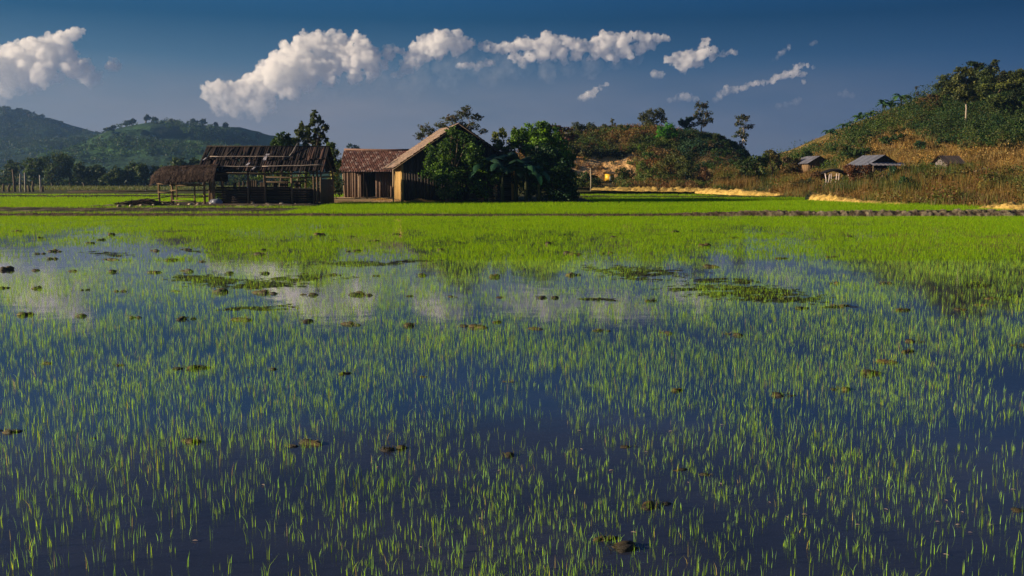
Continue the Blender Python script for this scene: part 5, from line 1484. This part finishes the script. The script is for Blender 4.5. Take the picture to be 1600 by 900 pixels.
# palms and trees of the right hill
for i_, (a_, b_, h_, L_) in enumerate(((1296, 222, 2.0, 1.5), (1322, 209, 1.7, 1.4), (1346, 198, 2.0, 1.6), (1358, 191, 1.6, 1.5), (1380, 180, 2.2, 1.8), (1394, 175, 1.7, 1.5), (1408, 169, 2.4, 1.9))):
    b = H4.at(a_, b_)
    banana('broad_leaf_plant', ('lowest broad leaved plant on the hill crest', 'broad leaved plant second up the crest line', 'tallest broad leaved plant halfway up the crest', 'short broad leaved plant just above the halfway one', 'large broad leaved plant near the top of the crest line', 'small broad leaved plant between the two large crest ones', 'topmost broad leaved plant of the crest line')[i_], b - np.array([0, 0, 0.1]), h_, 10, L_, 1000 + i_, [(0.04, 0.10, 0.04), (0.03, 0.075, 0.03), (0.06, 0.13, 0.05)], 'broad leaved plants along the hill crest', cat='broad leaved plant')
htree(H4, 'hill_tree', 'tall tree with a long pale forked trunk on the wooded shoulder', 1508, 192, [(1497, 122, 12, 10), (1510, 112, 10, 10), (1488, 135, 10, 8), (1505, 140, 14, 10), (1520, 128, 10, 10), (1513, 152, 12, 7), (1495, 150, 10, 6), (1496, 108, 6, 4)], 4200, 0.30, [(0.06, 0.08, 0.03), (0.045, 0.06, 0.02), (0.09, 0.11, 0.03), (0.12, 0.13, 0.03)], 1101, dy=-3, r0=0.10, tcol=(0.36, 0.30, 0.23), split=0.55)
htree(H4, 'hill_tree', 'tallest tree with a narrow upright crown on the wooded shoulder', 1552, 150, [(1553, 97, 6, 5), (1552, 108, 8, 7), (1548, 120, 10, 8), (1560, 125, 10, 8), (1550, 133, 14, 8)], 2500, 0.30, [(0.05, 0.065, 0.02), (0.07, 0.085, 0.03)], 1111, r0=0.12)
htree(H4, 'hill_tree', 'flat dark parasol crowned tree behind the forked pale trunk', 1526, 150, [(1520, 99, 8, 4), (1530, 102, 9, 4), (1526, 108, 6, 4)], 1200, 0.30, [DK, (0.04, 0.05, 0.02)], 1121, r0=0.1)
htree(H4, 'hill_tree', 'rounded brownish tree right of the narrow upright one', 1572, 140, [(1570, 116, 8, 7), (1578, 120, 8, 7), (1574, 128, 12, 7)], 1700, 0.28, [(0.07, 0.07, 0.03), (0.05, 0.06, 0.02)], 1131, r0=0.1)
htree(H4, 'hill_tree', 'wide spreading tree with a sunlit yellow green edge on the shoulder', 1556, 168, [(1530, 140, 12, 6), (1548, 133, 14, 6), (1568, 134, 14, 6), (1586, 128, 12, 6), (1535, 150, 8, 6), (1600, 126, 12, 6)], 3400, 0.28, [(0.10, 0.13, 0.03), (0.15, 0.17, 0.03), (0.05, 0.07, 0.02)], 1141, dy=-2, r0=0.12, split=0.6)
htree(H4, 'hill_tree', 'dark dense tree at the very edge of the wooded shoulder', 1600, 175, [(1590, 150, 14, 12), (1605, 142, 14, 12), (1600, 165, 14, 10)], 2800, 0.28, [DK, (0.03, 0.045, 0.02)], 1151, r0=0.12)
htree(H4, 'hill_tree', 'bright green leafy sprig low on the shoulder at the picture edge', 1600, 172, [(1597, 153, 6, 5), (1603, 158, 6, 5)], 600, 0.28, [(0.12, 0.2, 0.05), (0.08, 0.14, 0.04)], 1161, dy=-4, r0=0.05)
htree(H4, 'hill_tree', 'thin faint tree alone on the skyline left of the wooded shoulder', 1433, 163, [(1432, 136, 4, 2), (1434, 145, 3, 3), (1431, 152, 2, 3)], 160, 0.22, [(0.06, 0.07, 0.05)], 1171, r0=0.05, sub=5)
htree(H4, 'hill_tree', 'olive tree below the forked pale trunk on the hillside', 1478, 165, [(1478, 150, 12, 10), (1470, 160, 10, 8), (1486, 162, 10, 8)], 2000, 0.26, [(0.08, 0.08, 0.025), (0.11, 0.08, 0.035), (0.06, 0.07, 0.02)], 1181, r0=0.08)
for i_, (lab_, a_, b_, bl_, n_, cl_) in enumerate((
    ('tall dense tree standing left of the forked pale trunk', 1478, 165, [(1478, 122, 11, 9), (1470, 132, 10, 8), (1487, 132, 11, 9), (1478, 143, 14, 8)], 2600, [(0.05, 0.075, 0.02), (0.08, 0.10, 0.03), (0.035, 0.055, 0.02)]),
    ('broad green tree filling the crest right of the forked pale trunk', 1535, 160, [(1528, 118, 12, 9), (1542, 114, 11, 9), (1536, 128, 15, 9)], 2600, [(0.06, 0.09, 0.02), (0.10, 0.13, 0.03), (0.04, 0.06, 0.02)]),
    ('dense tree on the crest near the picture edge, before the brownish one', 1588, 150, [(1584, 116, 11, 8), (1596, 114, 11, 8), (1590, 126, 14, 9)], 2400, [(0.04, 0.06, 0.02), (0.07, 0.09, 0.02)]),
    ('green tree with hanging branches below the narrow upright crown', 1562, 185, [(1552, 158, 11, 9), (1568, 154, 12, 9), (1562, 168, 14, 8)], 2300, [(0.06, 0.09, 0.02), (0.03, 0.05, 0.02), (0.10, 0.13, 0.03)]),
    ('rust brown tree on the upper slope beside the crest plants', 1450, 172, [(1444, 158, 10, 7), (1458, 154, 10, 8)], 1400, [(0.14, 0.08, 0.03), (0.09, 0.08, 0.03), (0.16, 0.11, 0.04)]))):
    htree(H4, 'hill_tree', lab_, a_, b_, bl_, n_, 0.27, cl_, 2700 + i_ * 7, r0=0.09)
for i_, (lab_, a_, b_, bl_, n_, cl_) in enumerate((
    ('grey green tree on the crest left of the bushy cliff tree', 905, 212, [(900, 196, 8, 7), (910, 199, 8, 7)], 1100, [(0.08, 0.10, 0.04), (0.05, 0.07, 0.02)]),
    ('small leafy tree on the flat part of the crest past the bare sapling', 970, 210, [(968, 199, 6, 6), (974, 203, 6, 5)], 700, [(0.09, 0.12, 0.03), (0.06, 0.08, 0.02)]),
    ('low dark tree on the falling crest beyond the tall airy tree', 1122, 222, [(1118, 211, 7, 5), (1127, 214, 7, 5)], 800, [DK, (0.06, 0.08, 0.03)]))):
    htree(H3, 'hill_tree', lab_, a_, b_, bl_, n_, 0.25, cl_, 2800 + i_ * 7, r0=0.07)
SLB = ['dark round shrub alone in the middle of the golden slope', 'olive shrub on the shoulder under the thin skyline tree', 'dark shrub straight above the grey open fronted hut', 'olive shrub directly above the roof of the widest hut', 'olive shrub on the ledge over the golden slope', 'dark shrub on the slope beneath the wide spreading tree', 'olive shrub on the upper edge of the golden terrace near the picture edge', 'dark shrub among the trees at the picture edge', 'dark shrub just under the wide spreading tree', 'olive shrub halfway between the crest plants and the golden slope', 'olive shrub close above the pale tin roofed hut', 'olive shrub right of the grey hut on the upper slope', 'dark shrub in the shade high on the wooded shoulder', 'olive shrub in the tall grass below the grey hut', 'olive shrub in the tall grass right of the cut log', 'dark shrub in the low grass above the golden bank', 'dark shrub in the grass at the picture edge above the earth bank', 'dark shrub in the brush between the widest and the grey hut']
for i_, (a_, b_, c_) in enumerate(((1446, 238, 0), (1440, 195, 1), (1478, 232, 0), (1350, 232, 1), (1420, 205, 1), (1530, 225, 0), (1565, 235, 1), (1590, 215, 0), (1545, 200, 0), (1395, 215, 1), (1320, 245, 1), (1510, 240, 1), (1575, 190, 0), (1505, 285, 1), (1555, 300, 1), (1420, 300, 0), (1590, 290, 1), (1460, 292, 1))):
    b = H4.at(a_, b_); rr = np.random.default_rng(1200 + i_)
    w_ = rr.uniform(9, 15)
    tree('hill_shrub', SLB[i_], 'shrub', b - np.array([0, 0, 0.1]), [(rr.normal(0, 0.5), 0, 0.6, w_ * 0.06, 0.7, 0.65), (rr.normal(0, 0.6), 0, 0.9, w_ * 0.05, 0.6, 0.55)], 1000, 0.22, ([DK, MD, BG], [(0.10, 0.09, 0.03), (0.13, 0.11, 0.03), (0.09, 0.12, 0.02)])[c_], 1210 + i_, r0=0.04, group=('dark shrubs on the slope of the hill', 'olive shrubs on the slope of the hill')[c_])


for i_, (lab_, a_, b_, bl_, n_, cl_) in enumerate((
    ('yellow green bushy tree standing before the middle hill, left of its centre', 1010, 288, [(1005, 262, 11, 11), (1018, 268, 9, 10), (1008, 276, 13, 8)], 1700, [(0.10, 0.15, 0.03), (0.06, 0.10, 0.02), (0.16, 0.2, 0.04)]),
    ('feathery sunlit tree in the lower middle of the hill', 1070, 290, [(1066, 252, 9, 10), (1076, 262, 9, 11), (1068, 275, 12, 9)], 1700, [(0.11, 0.13, 0.03), (0.07, 0.10, 0.03), (0.15, 0.16, 0.05)]),
    ('dark green tree clump hanging over the edge of the orange cliff', 950, 246, [(938, 240, 12, 8), (955, 238, 12, 8), (970, 242, 11, 8)], 2200, [(0.04, 0.06, 0.02), (0.07, 0.08, 0.03), (0.03, 0.05, 0.02)]),
    ('dark tree clump at the left shoulder of the orange cliff', 912, 246, [(902, 236, 11, 9), (915, 238, 11, 9), (892, 230, 9, 8)], 2000, [(0.04, 0.06, 0.02), (0.07, 0.08, 0.03), (0.10, 0.09, 0.03)]),
    ('brownish shrub crowning the crest above the cliff', 960, 216, [(945, 213, 12, 6), (962, 212, 12, 6), (976, 215, 9, 5)], 1500, [(0.16, 0.12, 0.04), (0.10, 0.09, 0.03), (0.18, 0.10, 0.04)]),
    ('golden green shrub right of the bright green round tree', 1062, 234, [(1056, 228, 9, 6), (1066, 232, 9, 6)], 900, [(0.14, 0.15, 0.04), (0.08, 0.11, 0.03)]),
    ('leafy sunlit shrub low on the hill beside the olive mass', 1022, 250, [(1015, 243, 10, 7), (1028, 247, 10, 7)], 1200, [(0.06, 0.13, 0.03), (0.04, 0.09, 0.02), (0.11, 0.18, 0.03)]),
    ('olive bush near the foot of the middle hill by the golden bank', 1125, 294, [(1118, 284, 9, 7), (1130, 282, 10, 8)], 1000, [(0.10, 0.11, 0.03), (0.07, 0.09, 0.02)]))):
    htree(H3, 'hill_tree', lab_, a_, b_, bl_, n_, 0.25, cl_, 2100 + i_ * 7, r0=0.07)
for i_, (lab_, a_, b_, bl_, n_, cl_) in enumerate((
    ('leafy dark tree filling the slope under the tall forked trunk', 1530, 215, [(1520, 196, 12, 9), (1535, 200, 12, 10), (1528, 208, 15, 8)], 2000, [DK, MD, (0.07, 0.10, 0.03)]),
    ('rounded green tree on the slope near the picture edge', 1585, 210, [(1578, 196, 11, 9), (1592, 192, 11, 9), (1586, 203, 14, 8)], 2000, [MD, DK, (0.09, 0.12, 0.03)]),
    ('olive tree on the slope between the parasol tree and the thin skyline tree', 1462, 178, [(1455, 164, 10, 8), (1468, 168, 10, 8)], 1400, [(0.10, 0.10, 0.03), (0.07, 0.08, 0.02), (0.15, 0.09, 0.04)]),
    ('dark green bush mass beside the golden clearing on the slope', 1398, 228, [(1388, 218, 12, 8), (1404, 216, 12, 8)], 1500, [DK, (0.05, 0.08, 0.02), MD]),
    ('green bush mass below the crest, above the pale tin roofed hut', 1345, 222, [(1335, 214, 11, 7), (1350, 210, 11, 8)], 1400, [MD, (0.09, 0.13, 0.03), (0.05, 0.08, 0.02)]),
    ('broad green bush just behind the widest hut', 1352, 246, [(1330, 238, 13, 7), (1350, 236, 12, 7), (1372, 240, 12, 6)], 1800, [DK, MD, (0.05, 0.08, 0.02)]),
    ('dense green bush low on the crest above the first huts', 1318, 240, [(1308, 232, 10, 7), (1322, 230, 11, 7)], 1300, [MD, (0.07, 0.11, 0.02), DK]),
    ('dark tangled bush below the grey hut at the terrace edge', 1520, 272, [(1508, 264, 11, 6), (1525, 265, 12, 7), (1545, 268, 12, 6)], 1700, [DK, (0.06, 0.07, 0.02), MD]))):
    htree(H4, 'hill_tree', lab_, a_, b_, bl_, n_, 0.24, cl_, 2300 + i_ * 7, r0=0.07)

for i_, (lab_, a_, b_, bl_, n_, cl_) in enumerate((
    ('rusty brown bush half hiding the pale tin roofed hut', 1285, 284, [(1274, 271, 9, 6), (1290, 276, 8, 6)], 900, [(0.16, 0.09, 0.04), (0.12, 0.08, 0.03)]),
    ('brown green bush before the wall of the widest hut', 1372, 287, [(1362, 276, 10, 6), (1380, 277, 11, 6)], 1100, [(0.10, 0.09, 0.03), (0.14, 0.08, 0.03), DK]),
    ('olive brush before the grey open fronted hut', 1486, 276, [(1474, 268, 9, 5), (1492, 269, 10, 5)], 900, [(0.12, 0.10, 0.03), (0.09, 0.09, 0.02), (0.2, 0.14, 0.05)]),
    ('tangled dark bush between the widest and the grey hut', 1435, 276, [(1420, 264, 12, 6), (1440, 264, 12, 7), (1430, 272, 16, 5)], 1500, [DK, (0.05, 0.06, 0.02), (0.10, 0.09, 0.03)]))):
    htree(H4, 'slope_bush', lab_, a_, b_, bl_, n_, 0.2, cl_, 2500 + i_ * 7, r0=0.04, cat='shrub')

# fallen pale trunk on the lower slope
b = H4.at(1530, 276); mb = MB(); mb.tube([(-0.7, 0, 0.35), (0, 0, 0.55), (0.75, 0, 0.85)], [0.10, 0.12, 0.09], 7, (0.62, 0.5, 0.33)); o = mb.build('fallen_log', M_WOOD, None, True); o.location = tuple(b); tag(o, 'pale cut log lying in the brush below the golden terrace', 'log')

# ------------------------------------------------------------------ far left: treeline, posts, ridge trees
TL = [(20, 268, 22, 20), (52, 262, 20, 22), (82, 256, 22, 30), (110, 262, 18, 26), (132, 268, 16, 20), (150, 270, 16, 20), (172, 274, 16, 17), (190, 270, 15, 19), (208, 268, 15, 20), (226, 270, 14, 18), (246, 272, 14, 18), (270, 268, 16, 20), (296, 258, 18, 14), (318, 262, 14, 18), (345, 266, 16, 16), (375, 268, 16, 16), (400, 270, 14, 12)]
kinds = ['tallest broad tree of the far treeline behind the row of posts', 'dark tree of the far treeline']
tln = ['rounded tree at the outer end of the far treeline', 'rounded tree beside the row of bare posts in the treeline', 'tallest dark tree of the far treeline', 'tall pale green tree right of the tallest treeline tree', 'dark tree of the treeline with a sunlit side, after the pale green one', 'medium dark tree in the middle of the far treeline', 'low dark tree in the far treeline above the grassy strip', 'rounded olive tree in the far treeline', 'olive tree left of the one by the thatched pen', 'last rounded tree before the thatched pen', 'tree of the far treeline right above the thatched pen', 'tree behind the thatch at the corner of the open shed', 'dark dome shaped tree above the thatched pen', 'tree behind the end of the plank roof', 'tree seen through the open shed, nearest the pen', 'tree seen through the middle of the open shed', 'tree seen through the far side of the open shed']
for i_, (a_, b_, rx, ry) in enumerate(TL):
    rr = np.random.default_rng(1300 + i_); d_ = 205 + rr.uniform(-8, 14)
    s_ = 1.0
    bl = [(a_ + rr.normal(0, rx * 0.4), b_ + rr.uniform(-0.45, 0.6) * ry, rx * rr.uniform(0.45, 0.7), ry * rr.uniform(0.35, 0.5)) for _ in range(7)]
    pxtree('field_tree', tln[i_], 'tree', d_, a_, 291, bl, 1500, 0.62, ([(0.05, 0.08, 0.02), (0.03, 0.055, 0.02), (0.07, 0.10, 0.03)], [(0.07, 0.11, 0.03), (0.05, 0.08, 0.02)])[i_ % 4 in (1, 3)], 1320 + i_, r0=0.22, group='trees of the far treeline')
# low hedge under the trees
r = np.random.default_rng(1400)
n = 9000
hx = r.uniform(-125, -42, n); hy = 214 + r.normal(0, 2.0, n) ; hz = np.abs(r.normal(0, 1.1, n)) * (0.5 + fbm(hx * 0.12, hx * 0, 12)) + 0.1
V, f, c = leaf_quads(np.stack([hx, hy, hz], 1), 0.7 * r.uniform(0.5, 1.3, n), pick([DK, (0.03, 0.045, 0.015), MD, OL], r.uniform(0, 1, n)), r)
tag(mobj('undergrowth', V, f, M_LEAF, c), kind='stuff', label='dark undergrowth below the far treeline')
n = 9000
hx = r.uniform(-105, -42, n); hy = r.uniform(150, 208, n)
V, f, c = blades(hx, hy, 0.08, r.uniform(0.15, 0.5, n), np.full(n, 0.12), pick([(0.13, 0.16, 0.03), (0.10, 0.14, 0.03), (0.17, 0.16, 0.05), (0.07, 0.09, 0.02)], r.uniform(0, 1, n)), 0.3, False, 3)
k_ = None
tag(mobj('rough_grass', V, f, M_LEAF, c), kind='stuff', label='rough olive grass between the far paddies and the treeline')
PO = [(5, 299, 288), (14, 299, 288), (23, 297, 265), (32, 297, 272), (40, 298, 270), (46, 297, 290), (52, 297, 286), (64, 299, 274), (67, 299, 292)]
PL = ['short stake outermost in the row of bare posts', 'second short stake of the row of bare posts', 'tallest dark post in the row before the treeline', 'thin grey post right of the tallest dark one', 'thin grey post third among the tall ones', 'squat stake after the thin grey posts', 'squat stake beside the last tall pale post', 'tall pale post closing the row of bare posts', 'short dark stake leaning on the last tall post']
for i_, (a_, b_, c_) in enumerate(PO):
    q = W(a_, b_, 134); top = W(a_, c_, 134)[2]; q[2] = 0.05; h = top
    mb = MB(); rr_ = 0.16 if c_ > 284 or i_ == 2 else 0.12
    mb.tube([(0, 0, -0.2), (r.normal(0, 0.06), 0, h * 0.5), (r.normal(0, 0.1), 0, h)], [rr_ * 1.2, rr_, rr_ * 0.8], 7, (0.13, 0.10, 0.07) if i_ not in (3, 4, 7) else (0.32, 0.30, 0.27))
    o = mb.build('bare_post', M_BARK, None, True); o.location = tuple(q); tag(o, PL[i_], 'post', 'row of bare posts by the far paddies')
# ridge trees of the far hills
RT = [(H1, 8, 173, 9, 5), (H1, 30, 178, 8, 5), (H1, 43, 181, 9, 6), (H1, 60, 187, 12, 6), (H1, 75, 193, 5, 4), (H1, 94, 197, 6, 5), (H2, 174, 205, 9, 5), (H2, 197, 197, 6, 5), (H2, 204, 195, 7, 6), (H2, 230, 188, 5, 5), (H2, 242, 190, 7, 4), (H2, 270, 193, 6, 4), (H2, 281, 195, 4, 3), (H2, 303, 193, 6, 4), (H2, 316, 195, 5, 5), (H2, 338, 198, 3, 4), (H2, 352, 200, 5, 5), (H2, 381, 212, 3, 3), (H2, 404, 217, 3, 6)]
RL = ['clump of trees outermost on the dark ridge', 'tree on the dark ridge just before the twin crowned one', 'twin crowned tree on the dark ridge', 'widest tree on the dark ridge', 'small tree right below the widest one on the dark ridge', 'round lone tree near the low end of the dark ridge', 'tree in the saddle where the dark and green hills meet', 'smaller tree rising from the saddle to the green hill', 'darker tree climbing from the saddle to the green hill', 'pale airy tree on the green summit', 'dark leaning tree on the green summit', 'round tree past the green summit', 'tiny tree beside the round one past the summit', 'dark tree on the second crest of the green hill', 'bushy tree next on the second crest of the green hill', 'thin tree on the falling ridge of the green hill', 'round crowned tree on the falling ridge of the green hill', 'tiny tree low on the falling ridge', 'upright pointed tree lowest on the falling ridge']
for i_, (pt, a_, b_, w_, h_) in enumerate(RT):
    b = pt.at(a_, b_ + 3); d_ = b[1]; rr = np.random.default_rng(1500 + i_)
    bl = [(a_ + rr.normal(0, w_ * 0.4), b_ - h_ * 0.5 - rr.uniform(0, h_ * 0.9), w_ * 0.45, h_ * 0.42) for _ in range(4)]
    pxtree_at('ridge_tree', RL[i_], b, bl, 260, 2.2, [(0.03, 0.05, 0.02), (0.04, 0.06, 0.03)], 1520 + i_, r0=0.6, group='trees on the ridges of the far hills')
q = W(550, 300, 420); 
pxtree('field_tree', 'distant dark tree showing over the tiled roof', 'tree', 420, 551, 283, [(547, 228, 5, 3.5), (555, 230, 6, 3.5), (551, 236, 8, 5), (548, 250, 8, 10)], 700, 1.0, [(0.03, 0.05, 0.02)], 1601, r0=0.4)

# ------------------------------------------------------------------ clods and floating bits
CM = []
for s_ in range(8):
    mb = MB(); rr = np.random.default_rng(1700 + s_)
    for k in range(rr.integers(3, 6)):
        V, T = stone_mesh(s_ * 9 + k, 2, 0.75, 0.45)
        sc = rr.uniform(0.35, 0.62); V = V * sc * np.array([1.0, 0.9, 0.8]) + np.array([rr.normal(0, 0.42), rr.normal(0, 0.25), rr.uniform(-0.05, 0.25)])
        cc = np.array([(0.06, 0.045, 0.02), (0.10, 0.07, 0.02), (0.04, 0.032, 0.018)])[rr.integers(0, 3)]
        mb.add(V, None, T, cc * rr.uniform(0.7, 1.3, (len(V), 1)))
    # stubble sticking out
    for k in range(12):
        a_ = rr.uniform(0, 6.28); p0 = np.array([rr.normal(0, 0.35), rr.normal(0, 0.25), 0.25]); dd = np.array([math.cos(a_), math.sin(a_), rr.uniform(0.2, 1)]) * rr.uniform(0.3, 0.6)
        V3 = np.array([p0 - (0.04, 0, 0), p0 + (0.04, 0, 0), p0 + dd]); mb.add(V3, None, [[0, 1, 2]], (0.2, 0.17, 0.05))
    me_o = mb.build('mud_clod', M_CLOD); CM.append(me_o.data); bpy.data.objects.remove(me_o)
ROWS = [
    ('in the row nearest the bund', [(28, 362), (62, 372), (160, 375), (175, 367), (85, 393), (140, 380), (290, 390), (240, 392), (360, 378), (408, 392), (548, 370), (500, 368), (585, 377), (692, 391), (620, 366), (958, 371), (1055, 363), (860, 382), (1145, 372), (1225, 367), (1330, 371), (900, 398)]),
    ('in the far row level with the reeds', [(78, 405), (172, 406), (267, 407), (317, 409), (60, 397), (550, 393), (950, 396), (890, 396), (1300, 402), (1222, 404), (1100, 385), (410, 399)]),
    ('in the row along the far weed streaks', [(10, 422), (58, 423), (115, 424), (180, 425), (240, 426), (290, 424), (355, 427), (410, 428), (475, 428), (522, 430), (590, 431), (655, 431), (772, 433), (895, 430), (1107, 417)]),
    ('in the row just nearer than the weed streaks', [(5, 450), (60, 451), (135, 453), (192, 455), (272, 455), (340, 456), (415, 458), (480, 461), (562, 461), (636, 463), (709, 464), (785, 465), (843, 466), (863, 466), (938, 468), (1018, 470), (1304, 443), (1382, 443)]),
    ('in the middle row across the water', [(41, 492), (122, 494), (207, 497), (289, 499), (379, 500), (475, 503), (549, 507), (645, 509), (738, 511), (776, 504), (838, 514), (938, 517), (1037, 520), (1143, 523), (1250, 482), (1305, 479), (1412, 485), (1498, 484), (1532, 477), (1553, 467)]),
    ('in the row on the darker blue water', [(72, 568), (186, 571), (298, 576), (423, 577), (540, 584), (660, 589), (797, 596), (1058, 610), (1227, 618), (1315, 608), (1357, 584), (1387, 566), (1418, 549), (1432, 534), (1592, 540), (511, 605), (388, 590)]),
    ('in the row nearest the viewer', [(15, 674), (146, 685), (297, 690), (452, 697), (481, 693), (612, 704), (790, 712), (988, 698), (1065, 734), (1106, 742), (1022, 791), (948, 842), (965, 858), (1595, 797), (90, 716)]),
]
ordn = ['first', 'second', 'third', 'fourth', 'fifth', 'sixth', 'seventh', 'eighth', 'ninth', 'tenth', 'eleventh', 'twelfth', 'thirteenth', 'fourteenth', 'fifteenth', 'sixteenth', 'seventeenth', 'eighteenth', 'nineteenth', 'twentieth', 'twenty-first', 'twenty-second']
r = np.random.default_rng(1800)
BIG = {(297, 690): 1.15, (612, 704): 1.2, (738, 511): 1.4, (562, 461): 1.3, (340, 456): 1.3, (415, 458): 1.3, (1227, 618): 1.1, (1357, 584): 1.25, (965, 858): 1.2, (298, 576): 1.2, (146, 685): 0.5, (388, 590): 0.3, (511, 605): 0.3, (90, 716): 0.3, (660, 589): 0.6, (423, 577): 0.6, (797, 596): 0.6, (776, 504): 0.6}
for rn, (where, L) in enumerate(ROWS):
    L = sorted(L)
    for i_, (a_, b_) in enumerate(L):
        q = G(a_, b_, 0.0)
        o = bpy.data.objects.new('mud_clod', CM[r.integers(0, 8)])
        s_ = (0.05 + 0.0042 * q[1]) * BIG.get((a_, b_), r.uniform(0.6, 1.1))
        o.location = (q[0], q[1], -0.012); o.scale = (s_ * r.uniform(1.0, 1.6), s_ * 0.9, s_ * r.uniform(0.7, 1.1)); o.rotation_euler = (0, 0, r.uniform(-0.5, 0.5) + (math.pi if r.uniform() < 0.5 else 0))
        link(o); 
        wds = 'yellowish mossy clod' if (a_, b_) == (1227, 618) else ('small dark clod' if s_ < 0.07 else 'dark clod')
        tag(o, '%s %s, %s from the left' % (wds, where, ordn[i_]), 'mud clod', 'mud clods standing out of the paddy water')
# floating fragments
lm = MB(); Pq = np.zeros((5, 3, 3))
for i_ in range(5):
    for j_ in range(3):
        u_ = i_ / 4
        Pq[i_, j_] = ((u_ - 0.5) * 2, (j_ - 1) * 0.5 * math.sin(math.pi * (u_ * 0.86 + 0.07)), 0.25 * math.sin(u_ * 3) + 0.12 * abs(j_ - 1))
lm.grid(Pq, (0.75, 0.55, 0.40)); lo = lm.build('floating_leaf', M_LEAF); LMesh = lo.data; bpy.data.objects.remove(lo)
FP = [(589, 730), (500, 657), (411, 758), (555, 785), (305, 845), (657, 855), (905, 673), (908, 702), (955, 735), (1010, 706), (1075, 754), (1126, 756), (990, 832), (1295, 747), (1358, 746), (1257, 804), (1230, 808), (1340, 820), (1435, 705), (1478, 782), (1503, 800), (1516, 832), (1465, 815), (1497, 820), (1547, 820), (1278, 766), (1202, 785), (1128, 664), (1048, 674), (1110, 640), (749, 810), (1384, 796), (1583, 765), (780, 735), (1478, 867)]
for k, (a_, b_) in enumerate(FP):
    q = G(a_, b_, 0.004); o = bpy.data.objects.new('floating_leaf', LMesh); s_ = r.uniform(0.010, 0.017); o.location = tuple(q); o.scale = (s_, s_, s_ * 0.8); o.rotation_euler = (0, 0, r.uniform(0, 6)); link(o)
    tag(o, 'tiny pale leaf fragment floating between the rice seedlings', 'leaf fragment', 'leaf fragments floating on the paddy')

# floating weeds and dark stubble
r = np.random.default_rng(1900)
WZ = [(1150, 455, 90, 8, 1500), (1215, 466, 60, 5, 1000), (1100, 452, 45, 5, 600), (1010, 428, 60, 8, 900), (960, 420, 50, 5, 450), (1130, 438, 50, 4, 350), (1165, 441, 25, 2, 120), (330, 437, 60, 7, 900), (400, 445, 70, 5, 700), (470, 434, 60, 4, 600), (560, 412, 80, 4, 600), (650, 409, 50, 3, 300), (390, 482, 40, 3, 180), (450, 478, 20, 2, 60), (160, 395, 30, 2, 120), (300, 432, 30, 2, 120), (370, 375, 40, 2, 120), (935, 468, 22, 2, 150), (1310, 479, 25, 2, 100), (1560, 464, 25, 5, 150), (1525, 445, 20, 4, 120), (700, 378, 40, 3, 200), (1000, 366, 60, 2, 200), (180, 399, 25, 2, 100), (300, 393, 20, 1.5, 80)]
PP, HH = [], []
for (a_, b_, sx_, sy_, n_) in WZ:
    ax = a_ + r.normal(0, sx_ * 0.45, n_); by = b_ + r.normal(0, sy_ * 0.5, n_) + (ax - a_) * r.uniform(-0.03, 0.05)
    kk = fbm(ax * 0.05, by * 0.35, 88, 3) > 0.45
    rr_ = np.array([G(p_, q_, 0.004) for p_, q_ in zip(ax[kk], by[kk])]); PP.append(rr_)
PP = np.concatenate(PP)
n = len(PP)
c = pick([(0.045, 0.05, 0.02), (0.03, 0.028, 0.015), (0.08, 0.09, 0.02), (0.06, 0.035, 0.02)], r.uniform(0, 1, n))
L_ = r.uniform(0.10, 0.26, n)
a_ = r.normal(0, 0.35, n)
tx = np.stack([np.cos(a_), np.sin(a_), r.uniform(-0.02, 0.12, n)], 1) * L_[:, None]
wv = np.stack([-np.sin(a_), np.cos(a_), np.zeros(n)], 1) * r.uniform(0.012, 0.05, (n, 1))
V = np.stack([PP - tx / 2, PP + wv, PP + tx / 2, PP - wv], 1).reshape(-1, 3); V[:, 2] = np.maximum(V[:, 2], 0.003)
f = [np.arange(4 * n).reshape(-1, 4)]
tag(mobj('floating_weeds', V, f, M_LEAF, np.repeat(c, 4, 0)), kind='stuff', label='dark streaks of weed floating on the paddy water')
